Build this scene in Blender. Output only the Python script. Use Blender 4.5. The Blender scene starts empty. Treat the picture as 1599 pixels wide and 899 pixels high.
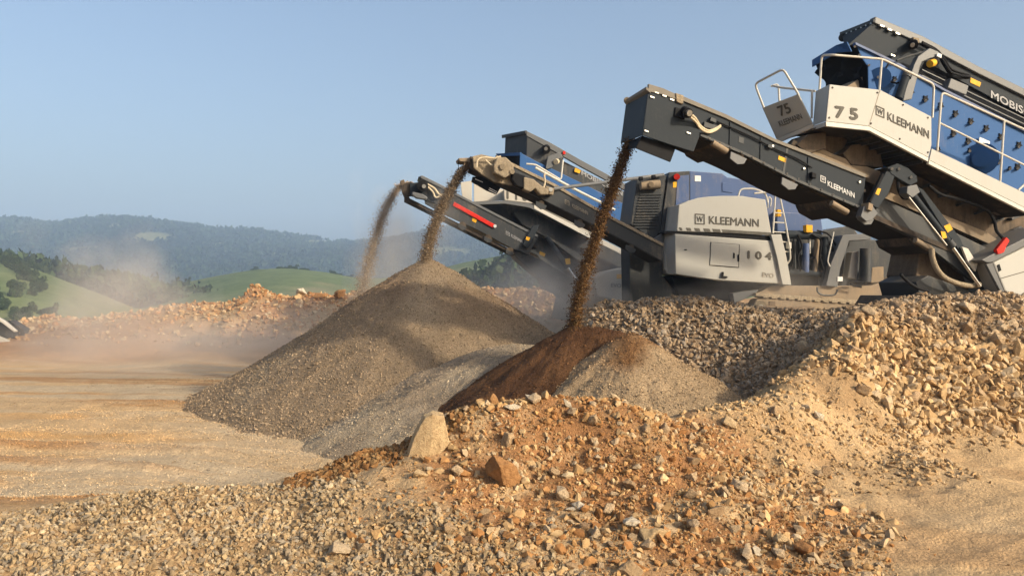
import bpy, bmesh, math, random
import numpy as np
from mathutils import Vector, Matrix, Quaternion
random.seed(7)
RNG = np.random.default_rng(11)
SC = bpy.context.scene
COL = SC.collection
R = math.radians

# ------------------------------------------------------------------ camera, sky, sun, exposure
F, CX, HY, CZ = 1250.0, 799.5, 449.5, 2.6
cam_d = bpy.data.cameras.new('camera')
cam_d.sensor_width = 36.0
cam_d.lens = 36.0 * F / 1599.0
cam_d.clip_start, cam_d.clip_end = 0.1, 20000
cam = bpy.data.objects.new('camera', cam_d)
COL.objects.link(cam)
cam.location = (0, 0, CZ)
cam.rotation_euler = (R(90), 0, 0)
SC.camera = cam

SUN_EL, SUN_AZ = R(25), R(-34)               # azimuth from +X (right) towards the viewer
sun_dir = Vector((math.cos(SUN_AZ) * math.cos(SUN_EL), math.sin(SUN_AZ) * math.cos(SUN_EL), math.sin(SUN_EL)))
world = bpy.data.worlds.new('World')
SC.world = world
world.use_nodes = True
wn = world.node_tree.nodes
bg = wn['Background']
sky = wn.new('ShaderNodeTexSky')
sky.sky_type = 'NISHITA'
sky.sun_disc = False
sky.sun_elevation = SUN_EL
sky.sun_rotation = math.atan2(sun_dir.x, sun_dir.y)
sky.altitude = 300
sky.air_density = 1.05
sky.dust_density = 6.6
sky.ozone_density = 1.5
world.node_tree.links.new(sky.outputs[0], bg.inputs[0])
bg.inputs[1].default_value = 0.13
sun_l = bpy.data.lights.new('sun', 'SUN')
sun_l.energy = 2.85
sun_l.angle = R(2.0)
sun_l.color = (1.0, 0.86, 0.66)
sun_o = bpy.data.objects.new('sun', sun_l)
COL.objects.link(sun_o)
sun_o.rotation_euler = sun_dir.to_track_quat('Z', 'Y').to_euler()
SC.view_settings.view_transform = 'Standard'
SC.view_settings.look = 'None'
SC.view_settings.gamma = 1.0
SC.view_settings.use_curve_mapping = False
SC.view_settings.exposure = 0.68
SC.cycles.use_denoising = True
SC.cycles.volume_step_rate = 2.0
SC.cycles.volume_max_steps = 128
SC.cycles.volume_bounces = 3
SC.cycles.max_bounces = 6
SC.cycles.diffuse_bounces = 3

# ------------------------------------------------------------------ noise
_perm = np.random.default_rng(3).random((256, 256))
def vnoise(x, y):
    xi, yi = np.floor(x).astype(int), np.floor(y).astype(int)
    fx, fy = x - xi, y - yi
    fx = fx * fx * (3 - 2 * fx); fy = fy * fy * (3 - 2 * fy)
    g = lambda a, b: _perm[a % 256, b % 256]
    return (g(xi, yi) * (1 - fx) + g(xi + 1, yi) * fx) * (1 - fy) + (g(xi, yi + 1) * (1 - fx) + g(xi + 1, yi + 1) * fx) * fy
def fbm(x, y, s, oct=4, gain=0.5):
    a, t, n = 1.0, 0.0, 0.0
    for k in range(oct):
        n = n + a * (vnoise(x / s + 17.3 * k, y / s + 5.1 * k) - 0.5)
        t += a; a *= gain; s *= 0.5
    return n / t * 2
def sstep(a, b, x):
    t = np.clip((x - a) / (b - a), 0, 1)
    return t * t * (3 - 2 * t)

# ------------------------------------------------------------------ materials
def nmat(name):
    m = bpy.data.materials.new(name)
    m.use_nodes = True
    nt = m.node_tree
    return m, nt, nt.nodes, nt.links, nt.nodes['Principled BSDF']
def N(nt, typ, **kw):
    n = nt.nodes.new(typ)
    for k, v in kw.items():
        if k.startswith('_'):
            setattr(n, k[1:], v)
        else:
            n.inputs[k].default_value = v
    return n
def ramp(nt, stops):
    r = nt.nodes.new('ShaderNodeValToRGB')
    e = r.color_ramp.elements
    while len(e) < len(stops): e.new(0.5)
    for el, (p, c) in zip(e, stops):
        el.position = p
        el.color = (*c, 1) if len(c) == 3 else c
    return r
def mixrgb(nt, mode, fac, a, b):
    m = nt.nodes.new('ShaderNodeMix'); m.data_type = 'RGBA'; m.blend_type = mode
    L = nt.links
    for sock, v in ((m.inputs[0], fac), (m.inputs[6], a), (m.inputs[7], b)):
        if hasattr(v, 'is_linked'): L.new(v, sock)
        elif isinstance(v, (int, float)): sock.default_value = v
        else: sock.default_value = (*v, 1)
    return m.outputs[2]
def paint(name, col, dust=0.35, rough=0.45, metallic=0.0, dustcol=(0.31, 0.25, 0.17), scale=1.6, bump=0.0, spec=0.5):
    """Painted or bare metal with dry dust: thicker on faces that look up, blotchy elsewhere, fine chips."""
    m, nt, nd, L, b = nmat(name)
    tc = N(nt, 'ShaderNodeTexCoord')
    n1 = N(nt, 'ShaderNodeTexNoise', Scale=scale, Detail=7.0, Roughness=0.65)
    n2 = N(nt, 'ShaderNodeTexNoise', Scale=scale * 13, Detail=5.0, Roughness=0.7)
    L.new(tc.outputs['Object'], n1.inputs['Vector']); L.new(tc.outputs['Object'], n2.inputs['Vector'])
    geo = N(nt, 'ShaderNodeNewGeometry')
    sep = N(nt, 'ShaderNodeSeparateXYZ'); L.new(geo.outputs['Normal'], sep.inputs[0])
    up = N(nt, 'ShaderNodeMath', _operation='MULTIPLY_ADD'); L.new(sep.outputs[2], up.inputs[0])
    up.inputs[1].default_value = 0.35; up.inputs[2].default_value = dust - 0.5; up.use_clamp = False
    add = N(nt, 'ShaderNodeMath', _operation='ADD'); L.new(n1.outputs[0], add.inputs[0]); L.new(up.outputs[0], add.inputs[1])
    add2 = N(nt, 'ShaderNodeMath', _operation='MULTIPLY_ADD'); L.new(n2.outputs[0], add2.inputs[0]); add2.inputs[1].default_value = 0.45; L.new(add.outputs[0], add2.inputs[2])
    mp = N(nt, 'ShaderNodeMapping'); L.new(tc.outputs['Object'], mp.inputs[0]); mp.inputs['Scale'].default_value = (5.0, 5.0, 0.55)
    n3 = N(nt, 'ShaderNodeTexNoise', Scale=1.6, Detail=4.0, Roughness=0.7); L.new(mp.outputs[0], n3.inputs['Vector'])
    add3 = N(nt, 'ShaderNodeMath', _operation='MULTIPLY_ADD'); L.new(n3.outputs[0], add3.inputs[0]); add3.inputs[1].default_value = 0.7
    sub_ = N(nt, 'ShaderNodeMath', _operation='SUBTRACT'); L.new(add2.outputs[0], sub_.inputs[0]); sub_.inputs[1].default_value = 0.35
    L.new(sub_.outputs[0], add3.inputs[2]); add2 = add3
    mr = N(nt, 'ShaderNodeMapRange'); L.new(add2.outputs[0], mr.inputs[0])
    mr.inputs[1].default_value = 0.42; mr.inputs[2].default_value = 1.0; mr.inputs[3].default_value = 0; mr.inputs[4].default_value = min(0.95, 0.35 + dust)
    c = mixrgb(nt, 'MIX', mr.outputs[0], col, dustcol)
    L.new(c, b.inputs['Base Color'])
    rr = N(nt, 'ShaderNodeMapRange'); L.new(mr.outputs[0], rr.inputs[0]); rr.inputs[3].default_value = rough; rr.inputs[4].default_value = 0.9
    L.new(rr.outputs[0], b.inputs['Roughness'])
    b.inputs['Metallic'].default_value = metallic
    b.inputs['Specular IOR Level'].default_value = spec * 0.5
    bp = N(nt, 'ShaderNodeBump', Strength=0.12 + bump, Distance=0.02 + bump * 0.05); L.new(add2.outputs[0], bp.inputs['Height']); L.new(bp.outputs[0], b.inputs['Normal'])
    return m
def plain(name, col, rough=0.6, metallic=0.0):
    m, nt, nd, L, b = nmat(name)
    n = N(nt, 'ShaderNodeTexNoise', Scale=9.0, Detail=5.0)
    tc = N(nt, 'ShaderNodeTexCoord'); L.new(tc.outputs['Object'], n.inputs['Vector'])
    r = ramp(nt, [(0.3, tuple(x * 0.72 for x in col)), (0.7, col)])
    L.new(n.outputs[0], r.inputs[0]); L.new(r.outputs[0], b.inputs['Base Color'])
    b.inputs['Roughness'].default_value = rough; b.inputs['Metallic'].default_value = metallic
    b.inputs['Specular IOR Level'].default_value = 0.5 if rough < 0.4 else 0.12
    return m
def grainy(name, attr, bump_scales, rough=0.95, var=0.35, nscale=25.0):
    """Loose mineral surface: its own soil colour from a mesh attribute, broken up by grain-sized noise."""
    m, nt, nd, L, b = nmat(name)
    a = N(nt, 'ShaderNodeAttribute', _attribute_name=attr)
    tc = N(nt, 'ShaderNodeTexCoord')
    n1 = N(nt, 'ShaderNodeTexNoise', Scale=nscale, Detail=4.0, Roughness=0.7); L.new(tc.outputs['Object'], n1.inputs['Vector'])
    n0 = N(nt, 'ShaderNodeTexNoise', Scale=1.3, Detail=4.0, Roughness=0.6); L.new(tc.outputs['Object'], n0.inputs['Vector'])
    r1 = ramp(nt, [(0.3, (1 - var,) * 3), (0.7, (1 + var * 0.7,) * 3)]); L.new(n1.outputs[0], r1.inputs[0])
    r0 = ramp(nt, [(0.3, (0.85, 0.83, 0.8)), (0.7, (1.12, 1.1, 1.08))]); L.new(n0.outputs[0], r0.inputs[0])
    c = mixrgb(nt, 'MULTIPLY', 1.0, a.outputs['Color'], r1.outputs[0])
    c = mixrgb(nt, 'MULTIPLY', 1.0, c, r0.outputs[0])
    L.new(c, b.inputs['Base Color'])
    b.inputs['Roughness'].default_value = rough
    b.inputs['Specular IOR Level'].default_value = 0.15
    prev = None
    for sc_, st, dist in bump_scales:
        nn = N(nt, 'ShaderNodeTexNoise', Scale=sc_, Detail=3.0, Roughness=0.6); L.new(tc.outputs['Object'], nn.inputs['Vector'])
        bp = N(nt, 'ShaderNodeBump', Strength=st, Distance=dist); L.new(nn.outputs[0], bp.inputs['Height'])
        if prev: L.new(prev.outputs[0], bp.inputs['Normal'])
        prev = bp
    L.new(prev.outputs[0], b.inputs['Normal'])
    return m
def rockmat(name, stops):
    m, nt, nd, L, b = nmat(name)
    oi = N(nt, 'ShaderNodeObjectInfo'); tc = N(nt, 'ShaderNodeTexCoord')
    r = ramp(nt, stops); L.new(oi.outputs['Random'], r.inputs[0])
    n1 = N(nt, 'ShaderNodeTexNoise', Scale=5.0, Detail=8.0, Roughness=0.7); L.new(tc.outputs['Object'], n1.inputs['Vector'])
    r1 = ramp(nt, [(0.3, (0.62, 0.55, 0.48)), (0.55, (1, 1, 1)), (0.75, (1.15, 1.12, 1.08))]); L.new(n1.outputs[0], r1.inputs[0])
    L.new(mixrgb(nt, 'MULTIPLY', 1.0, r.outputs[0], r1.outputs[0]), b.inputs['Base Color'])
    b.inputs['Roughness'].default_value = 0.9; b.inputs['Specular IOR Level'].default_value = 0.2
    n2 = N(nt, 'ShaderNodeTexNoise', Scale=14.0, Detail=8.0, Roughness=0.75); L.new(tc.outputs['Object'], n2.inputs['Vector'])
    bp = N(nt, 'ShaderNodeBump', Strength=0.7, Distance=0.06); L.new(n2.outputs[0], bp.inputs['Height']); L.new(bp.outputs[0], b.inputs['Normal'])
    return m
M = {}
M['dark'] = paint('dark grey paint', (0.024, 0.030, 0.036), dust=0.08, rough=0.6, spec=0.22, dustcol=(0.16, 0.145, 0.12))
M['dark_dusty'] = paint('dusty dark grey paint', (0.036, 0.040, 0.043), dust=0.16, rough=0.5)
M['caked'] = paint('mud caked steel', (0.10, 0.085, 0.065), dust=0.95, rough=0.8, bump=0.7, scale=4)
M['underside'] = paint('dusty underside', (0.030, 0.026, 0.022), dust=0.5, rough=0.8, dustcol=(0.20, 0.145, 0.095))
M['grey'] = paint('mid grey paint', (0.11, 0.115, 0.118), dust=0.12, rough=0.4)
M['white'] = paint('off white paint', (0.405, 0.40, 0.365), dust=0.16, rough=0.5, spec=0.3, dustcol=(0.36, 0.31, 0.23))
M['white_dusty'] = paint('dusty off white paint', (0.42, 0.40, 0.35), dust=0.30, rough=0.5, dustcol=(0.42, 0.35, 0.26))
M['blue'] = paint('blue paint', (0.035, 0.10, 0.25), dust=0.10, rough=0.6, spec=0.22)
M['blue_dusty'] = paint('dusty blue paint', (0.06, 0.10, 0.21), dust=0.22, rough=0.5)
M['rail'] = paint('pale rail paint', (0.52, 0.50, 0.44), dust=0.2, rough=0.4, dustcol=(0.45, 0.38, 0.28))
M['belt'] = paint('rubber belt', (0.022, 0.020, 0.019), dust=0.4, rough=0.8, dustcol=(0.16, 0.115, 0.075))
M['rubber'] = paint('black rubber', (0.011, 0.012, 0.014), dust=0.08, rough=0.85, spec=0.15, dustcol=(0.10, 0.085, 0.065))
M['tan_steel'] = paint('dust covered steel', (0.16, 0.13, 0.095), dust=0.55, rough=0.7, dustcol=(0.28, 0.21, 0.135))
M['rust'] = paint('worn steel edge', (0.17, 0.155, 0.13), dust=0.30, rough=0.7, spec=0.3, dustcol=(0.30, 0.26, 0.20))
M['chrome'] = plain('chrome rod', (0.75, 0.75, 0.75), 0.15, 1.0)
M['steel'] = plain('bright steel', (0.55, 0.54, 0.50), 0.35, 0.8)
M['black'] = plain('black fittings', (0.012, 0.012, 0.013), 0.7)
M['yellow'] = plain('yellow label', (0.75, 0.40, 0.03), 0.5)
M['labelwhite'] = plain('white label', (0.78, 0.78, 0.75), 0.5)
M['red'] = plain('red paint', (0.60, 0.03, 0.02), 0.45)
M['letter_grey'] = plain('grey lettering', (0.12, 0.112, 0.095), 0.6)
M['letter_white'] = plain('white lettering', (0.70, 0.70, 0.68), 0.6)
M['letter_faint'] = plain('worn lettering', (0.30, 0.27, 0.22), 0.7)
M['letter_dim'] = plain('grey white lettering', (0.42, 0.42, 0.42), 0.6)
M['hose_cream'] = plain('cream hose', (0.62, 0.52, 0.36), 0.6)
M['ground'] = grainy('ground soil', 'soil', [(5, 0.35, 0.12), (38, 0.8, 0.03), (120, 0.6, 0.01)], var=0.30)
M['pile'] = grainy('pile grain', 'soil', [(30, 0.7, 0.035), (70, 1.0, 0.03)], var=0.5, nscale=38)
M['stone'] = grainy('crushed stone', 'soil', [(24, 0.5, 0.02), (90, 0.4, 0.006)], var=0.22, nscale=16)
M['rock'] = rockmat('tan rock', [(0.0, (0.40, 0.27, 0.15)), (0.35, (0.50, 0.36, 0.21)), (0.65, (0.55, 0.42, 0.27)), (0.85, (0.55, 0.44, 0.29)), (1.0, (0.34, 0.20, 0.10))])
M['rock_pale'] = rockmat('pale rock', [(0.0, (0.56, 0.49, 0.37)), (1.0, (0.60, 0.51, 0.38))])
M['rock_tan'] = rockmat('yellow tan rock', [(0.0, (0.56, 0.40, 0.21)), (1.0, (0.58, 0.42, 0.24))])
M['rock_brown'] = rockmat('rusty brown rock', [(0.0, (0.36, 0.18, 0.07)), (1.0, (0.40, 0.22, 0.09))])

# ------------------------------------------------------------------ object helpers
def tag(o, label=None, cat=None, group=None, kind=None):
    if label: o['label'] = label
    if cat: o['category'] = cat
    if group: o['group'] = group
    if kind: o['kind'] = kind
    return o
def thing(name, loc, label, cat, group=None):
    o = bpy.data.objects.new(name, None)
    o.empty_display_size = 0.3
    COL.objects.link(o)
    o.location = loc
    return tag(o, label, cat, group)
def root_of(o):
    while o.parent: o = o.parent
    return o
def obj(name, bm, mat, parent=None, bevel=0.0, smooth=False):
    me = bpy.data.meshes.new(name)
    bmesh.ops.recalc_face_normals(bm, faces=bm.faces[:])
    if parent is not None:
        bmesh.ops.translate(bm, vec=-Vector(root_of(parent).location), verts=bm.verts[:])
    if smooth:
        for f in bm.faces: f.smooth = True
    bm.to_mesh(me); bm.free()
    me.materials.append(M[mat] if isinstance(mat, str) else mat)
    o = bpy.data.objects.new(name, me)
    COL.objects.link(o)
    if parent is not None: o.parent = parent
    if smooth:
        md = o.modifiers.new('edges', 'EDGE_SPLIT'); md.split_angle = R(40)
    if bevel > 0:
        md = o.modifiers.new('bevel', 'BEVEL'); md.width = bevel; md.segments = 2; md.limit_method = 'ANGLE'; md.angle_limit = R(30)
    return o
def BM(): return bmesh.new()
class Frame:
    """A vertical plane in the place (distance Y0 where the column px0 meets it, turned by slope k): turns a
    column/row of the layout drawing into a point, `off` metres behind the plane."""
    def __init__(s, px0, Y0, k=0.0):
        s.k = k; s.c = Y0 - k * ((px0 - CX) / F * Y0)
        s.d = Vector((-k, 1, 0)).normalized()
        s.u = Vector((1, k, 0)).normalized()
    def P(s, px, py, off=0.0):
        u = (px - CX) / F
        c = s.c + off * math.sqrt(1 + s.k * s.k)
        Y = c / (1 - s.k * u)
        return Vector((u * Y, Y, CZ - (py - HY) / F * Y))
    def scale(s, px, off=0.0):
        return F / s.P(px, 450, off).y
def prism(bm, fr, pts, off, t):
    fv = [bm.verts.new(fr.P(x, y, off)) for x, y in pts]
    bv = [bm.verts.new(fr.P(x, y, off) + fr.d * t) for x, y in pts]
    n = len(pts)
    bm.faces.new(fv); bm.faces.new(bv[::-1])
    for i in range(n):
        bm.faces.new((fv[i], bv[i], bv[(i + 1) % n], fv[(i + 1) % n]))
    return bm
def slab(bm, pts, t):
    """Closed slab from a world polygon, thickness vector t."""
    t = Vector(t)
    fv = [bm.verts.new(p) for p in pts]; bv = [bm.verts.new(Vector(p) + t) for p in pts]
    n = len(pts)
    bm.faces.new(fv); bm.faces.new(bv[::-1])
    for i in range(n): bm.faces.new((fv[i], bv[i], bv[(i + 1) % n], fv[(i + 1) % n]))
    return bm
def tube(bm, pts, r, n=8, caps=True):
    pts = [Vector(p) for p in pts]
    rings = []
    t0 = (pts[1] - pts[0]).normalized()
    nrm = t0.orthogonal().normalized()
    for i, p in enumerate(pts):
        a = pts[max(i - 1, 0)]; b = pts[min(i + 1, len(pts) - 1)]
        t = (b - a).normalized()
        nrm = (nrm - t * nrm.dot(t)).normalized()
        bi = t.cross(nrm)
        rr = r[i] if isinstance(r, (list, tuple)) else r
        rings.append([bm.verts.new(p + (nrm * math.cos(2 * math.pi * k / n) + bi * math.sin(2 * math.pi * k / n)) * rr) for k in range(n)])
    for A, B in zip(rings, rings[1:]):
        for k in range(n): bm.faces.new((A[k], A[(k + 1) % n], B[(k + 1) % n], B[k]))
    if caps: bm.faces.new(rings[0][::-1]); bm.faces.new(rings[-1])
    return bm
def curve(pts, n=6):
    """Catmull-Rom through points."""
    pts = [Vector(p) for p in pts]
    P = [pts[0] * 2 - pts[1]] + pts + [pts[-1] * 2 - pts[-2]]
    out = []
    for i in range(1, len(P) - 2):
        for k in range(n):
            t = k / n
            a, b, c, d = P[i - 1], P[i], P[i + 1], P[i + 2]
            out.append(0.5 * ((2 * b) + (c - a) * t + (2 * a - 5 * b + 4 * c - d) * t * t + (3 * b - a - 3 * c + d) * t ** 3))
    out.append(pts[-1])
    return out
def rounded(pts, rad=0.07, n=4):
    """Polyline with its corners bent like a bent pipe."""
    pts = [Vector(p) for p in pts]
    out = [pts[0]]
    for a, b, c in zip(pts, pts[1:], pts[2:]):
        d1 = min(rad, (a - b).length * 0.45); d2 = min(rad, (c - b).length * 0.45)
        p, q = b + (a - b).normalized() * d1, b + (c - b).normalized() * d2
        for k in range(n + 1):
            t = k / n
            out.append(p * (1 - t) ** 2 + b * 2 * t * (1 - t) + q * t * t)
    out.append(pts[-1])
    return out
def rail(name, fr, pts, parent, off=0.0, r=0.021, mat='rail', rad=0.09):
    p = [fr.P(*(q if len(q) == 3 else (q[0], q[1], off))) for q in pts]
    return obj(name, tube(BM(), rounded(p, rad), r), mat, parent, smooth=True)
def cyl(name, p0, p1, r, mat, parent, n=16):
    return obj(name, tube(BM(), [p0, p1], r, n), mat, parent, smooth=True)
def pr(name, fr, pts, off, t, mat, parent, bevel=0.008):
    return obj(name, prism(BM(), fr, pts, off, t), mat, parent, bevel)
def mesh_text(s, bold=0.0):
    cu = bpy.data.curves.new('txt', 'FONT')
    cu.body = s; cu.extrude = 0.004; cu.resolution_u = 3
    o = bpy.data.objects.new('txt', cu); COL.objects.link(o)
    dg = bpy.context.evaluated_depsgraph_get(); dg.update()
    me = bpy.data.meshes.new_from_object(o.evaluated_get(dg))
    bpy.data.objects.remove(o); bpy.data.curves.remove(cu)
    return me
def text(name, s, fr, p0, p1, hpx, off, mat, parent, bold=0.008, quad=None):
    """Raised lettering along p0 -> p1 (its baseline)."""
    me = mesh_text(s)
    if bold > 0:
        b2 = bmesh.new(); b2.from_mesh(me)
        src_ = b2.verts[:] + b2.edges[:] + b2.faces[:]
        for k_, (sx_, sy_) in enumerate(((-bold, 0), (bold, 0), (0, -bold * 0.9), (0, bold * 0.9))):
            g_ = bmesh.ops.duplicate(b2, geom=src_)
            bmesh.ops.translate(b2, vec=(sx_, sy_, 0.0012 * (k_ + 1)), verts=[q for q in g_['geom'] if isinstance(q, bmesh.types.BMVert)])
        b2.to_mesh(me); b2.free()
    co = np.empty(len(me.vertices) * 3); me.vertices.foreach_get('co', co); co = co.reshape(-1, 3)
    x0, x1 = co[:, 0].min(), co[:, 0].max(); y0, y1 = co[:, 1].min(), co[:, 1].max()
    if quad:
        A, B, C = quad
    else:
        A, B = fr.P(*p0, off), fr.P(*p1, off)
        C = fr.P(p0[0], p0[1] - hpx, off)
    ex, ey = B - A, C - A
    nrm = ex.cross(ey).normalized()
    rl = Vector(root_of(parent).location)
    ex, ey, nrm, A = map(np.array, (ex, ey, nrm, A - rl))
    u = ((co[:, 0] - x0) / (x1 - x0))[:, None]; v = ((co[:, 1] - y0) / (y1 - y0))[:, None]
    w = A + ex * u + ey * v + nrm * (0.001 + (co[:, 2:3] + 0.004) * 0.5)
    me.vertices.foreach_set('co', w.ravel().astype(np.float32)); me.update()
    me.materials.clear(); me.materials.append(M[mat])
    o = bpy.data.objects.new(name, me); COL.objects.link(o); o.parent = parent
    return o
def emblem(fr, A, B, h, off, mat, parent, quad=None):
    """A W in a square frame; A, B the ends of its lower edge."""
    if quad: a, b, c = quad
    else: a, b, c = fr.P(*A, off), fr.P(*B, off), fr.P(A[0], A[1] - h, off)
    ex, ey = b - a, c - a
    n = ex.cross(ey).normalized() * 0.004
    bm = BM()
    q = lambda u, v: a + ex * u + ey * v + n * 0.3
    o_ = [q(0, 0), q(1, 0), q(1, 1), q(0, 1)]; i_ = [q(.1, .1), q(.9, .1), q(.9, .9), q(.1, .9)]
    for k in range(4):
        slab(bm, [o_[k], o_[(k + 1) % 4], i_[(k + 1) % 4], i_[k]], n)
    o = obj('emblem', bm, mat, parent)
    text('letter_mark', 'W', fr, None, None, 0, off, mat, o, 0.01, quad=(q(.18, .22), q(.82, .22), q(.18, .78)))
    return o
def lerp2(a, b, t): return (a[0] + (b[0] - a[0]) * t, a[1] + (b[1] - a[1]) * t)
def strip(a, b, h):
    """Outline of a band along a -> b, h rows tall (downwards)."""
    return [a, b, (b[0], b[1] + h), (a[0], a[1] + h)]
def rectpx(x0, y0, x1, y1): return [(x0, y0), (x1, y0), (x1, y1), (x0, y1)]

# ------------------------------------------------------------------ terrain
def XZ(px, py, Y): return ((px - CX) / F * Y, Y, CZ - (py - HY) / F * Y)
ctrl = []
for x, y in ((-18, 11), (-11, 10.2), (-7, 9.8), (-3.6, 9.8), (-1.5, 10.6), (-18, 16), (-9, 14), (-5, 12.5), (0.2, 11.4), (-18, 23), (-8, 20), (-2, 18), (0.5, 15),
             (-5, 25), (0.2, 19.5), (0, 24), (2.6, 11.6), (-12, 28), (-22, 30), (-4, 29), (-9, 29.5), (-14, 31), (1.2, 13), (-1, 30), (-30, 20), (-40, 10)):
    ctrl.append((x, y, 0.0))
for p in ((-200, 806, 8.2), (0, 803, 8.1), (150, 780, 7.9), (300, 773, 7.8), (440, 768, 7.9), (520, 740, 8.3), (590, 716, 8.6), (640, 700, 8.8), (700, 658, 9.0), (770, 628, 9.1),
          (850, 630, 9.1), (930, 634, 9.1), (1000, 650, 9.1), (1060, 676, 9.1), (1100, 670, 9.3), (1130, 654, 9.6), (1180, 630, 10.0), (1240, 602, 10.7), (1300, 567, 11.5),
          (1345, 512, 12.5), (1370, 490, 13.0), (1440, 482, 13.3), (1520, 480, 13.4), (1600, 478, 13.5), (1750, 475, 13.6), (2000, 475, 14),
          (-200, 899, 6.2), (0, 899, 6.2), (300, 899, 6.3), (600, 899, 6.4), (900, 899, 6.5), (1150, 899, 6.6), (1300, 899, 6.6), (1600, 899, 6.6), (1800, 899, 6.6),
          (800, 765, 7.9), (950, 765, 7.9), (650, 800, 7.2), (1100, 785, 7.7), (1000, 835, 7.1), (740, 700, 8.5), (900, 700, 8.55),
          (1200, 722, 9.0), (1300, 705, 9.7), (1300, 640, 10.6), (1400, 640, 11.2), (1400, 580, 12.0), (1500, 560, 12.3), (1500, 630, 11.6), (1599, 560, 12.4), (1599, 640, 11.8),
          (1300, 830, 7.6), (1400, 772, 8.7), (1530, 742, 9.4), (1450, 692, 10.9), (1599, 674, 11.5), (1800, 674, 11.5),
          (930, 478, 17.0), (1000, 476, 16.8), (1080, 475, 16.5), (1150, 487, 16.3), (1220, 499, 15.8), (1300, 498, 14.8), (1130, 640, 13.6), (1050, 560, 15.0), (1180, 560, 14.4),
          (1250, 530, 14.3), (1215, 612, 12.6), (920, 530, 16.4), (1000, 520, 15.8), (1160, 630, 11.8),
          (0, 507, 38), (60, 500, 38), (150, 500, 38), (200, 489, 37), (280, 480, 36.5), (345, 472, 36), (375, 457, 36), (397, 438, 36), (420, 456, 36), (445, 473, 36), (475, 473, 35.5), (510, 467, 35), (540, 462, 34.5),
          (600, 465, 34), (680, 468, 34), (-150, 503, 38), (-400, 503, 38), (760, 467, 34), (860, 468, 33)):
    ctrl.append(XZ(*p))
for x, y in ((3.2, 18.6), (6, 18), (10, 15.8), (14, 16), (20, 18), (3, 26), (8, 25), (14, 28), (6, 33), (25, 30), (3, 21), (10, 20)):
    ctrl.append((x, y, 1.95 if y > 17 else 2.06))
for x, y, z in ((-40, 46, -1.0), (-20, 46, -1.0), (-8, 45, -0.8), (0, 45, 0.5), (10, 45, 1.0), (25, 45, 1), (-50, 60, -5), (-20, 62, -5), (0, 62, -4), (20, 62, -3), (60, 60, -4), (50, 30, 1),
                (0, 3, 0.9), (-5, 3, 0.6), (5, 3, 0.4), (0, -4, 0.9), (-12, 4, 0.3), (12, 4, 0.3), (-12, -12, 0.2), (12, -12, 0.2), (60, 5, 0.3), (-60, 0, 0), (-55, 30, 0)):
    ctrl.append((x, y, z))
ctrl = np.array(ctrl)
_n = len(ctrl)
def _kern(r): return np.sqrt(r * r + 0.09)
_A = np.zeros((_n + 3, _n + 3))
_D = np.hypot(ctrl[:, None, 0] - ctrl[None, :, 0], ctrl[:, None, 1] - ctrl[None, :, 1])
_A[:_n, :_n] = _kern(_D)
_A[:_n, _n] = 1; _A[:_n, _n + 1] = ctrl[:, 0]; _A[:_n, _n + 2] = ctrl[:, 1]
_A[_n:, :_n] = _A[:_n, _n:].T
_w = np.linalg.solve(_A, np.concatenate([ctrl[:, 2], np.zeros(3)]))
def base_h(x, y):
    x = np.asarray(x, float); y = np.asarray(y, float)
    out = np.empty(x.shape); xf, yf, of = x.ravel(), y.ravel(), out.reshape(-1)
    for i in range(0, xf.size, 20000):
        s = slice(i, i + 20000)
        of[s] = _kern(np.hypot(xf[s, None] - ctrl[None, :, 0], yf[s, None] - ctrl[None, :, 1])) @ _w[:_n] + _w[_n] + _w[_n + 1] * xf[s] + _w[_n + 2] * yf[s]
    return out
def pit_mask(x, y):
    """1 on the flat working floor of the pit, 0 on mounds."""
    return sstep(0.35, 0.08, base_h(x, y))
def road_mask(x, y):
    # sandy haul road in the lower right corner
    d = (x - 2.9) * 0.80 - (y - 6.8) * 0.60 + fbm(x, y, 1.2) * 0.35
    return sstep(-0.05, 0.5, d) * sstep(12.2, 10.8, y) * sstep(0.75, 0.5, base_h(x, y))
def streaks(x, y):
    # low windrows of rusty soil pushed up along the wheel tracks
    return sstep(0.14, 0.30, fbm(x * 0.16 + 9, y * 1.9 + x * 0.25, 1.1, 4, 0.55))
def H(x, y):
    h = base_h(x, y)
    rough = 0.25 + 0.75 * sstep(0.1, 0.5, h)
    rm = road_mask(x, y)
    rough = rough * (1 - 0.88 * rm)
    far = sstep(24, 30, y)
    h = h + fbm(x, y, 1.1, 4) * 0.13 * rough + fbm(x + 40, y, 0.28, 3) * 0.075 * rough * (1 - far)
    h = h + far * fbm(x, y + 9, 3.0, 5, 0.6) * 0.55 * sstep(0.15, 0.8, base_h(x, y))
    # tyre tracks pressed into the haul road
    u = (x - 2.6) * 0.836 + (y - 6.6) * 0.549; v = -(x - 2.6) * 0.549 + (y - 6.6) * 0.836
    for v0 in (-0.75, -0.28, 0.45, 0.95):
        vv = v - v0 - 0.05 * np.sin(u * 0.9)
        band = sstep(0.24, 0.17, np.abs(vv))
        tread = np.sign(np.sin((u + np.abs(vv) * 0.9) * 2 * math.pi / 0.16)) * 0.5
        h = h + rm * band * (-0.012 + 0.010 * tread) + rm * np.exp(-((np.abs(vv) - 0.27) / 0.05) ** 2) * 0.007
    # wheel ruts on the pit floor, running across the view
    pm = sstep(0.35, 0.08, base_h(x, y)) * sstep(22, 17, y)
    r_ = np.sin((y + 0.10 * x + 0.35 * np.sin(x * 0.35)) * 5.2)
    h = h + pm * 0.018 * r_ * np.abs(r_)
    h = h + pm * 0.055 * streaks(x, y)
    return h
def axis(segs):
    out = []
    for a, b, s in segs:
        out.append(np.arange(a, b, s))
    return np.unique(np.round(np.concatenate(out), 4))
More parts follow.
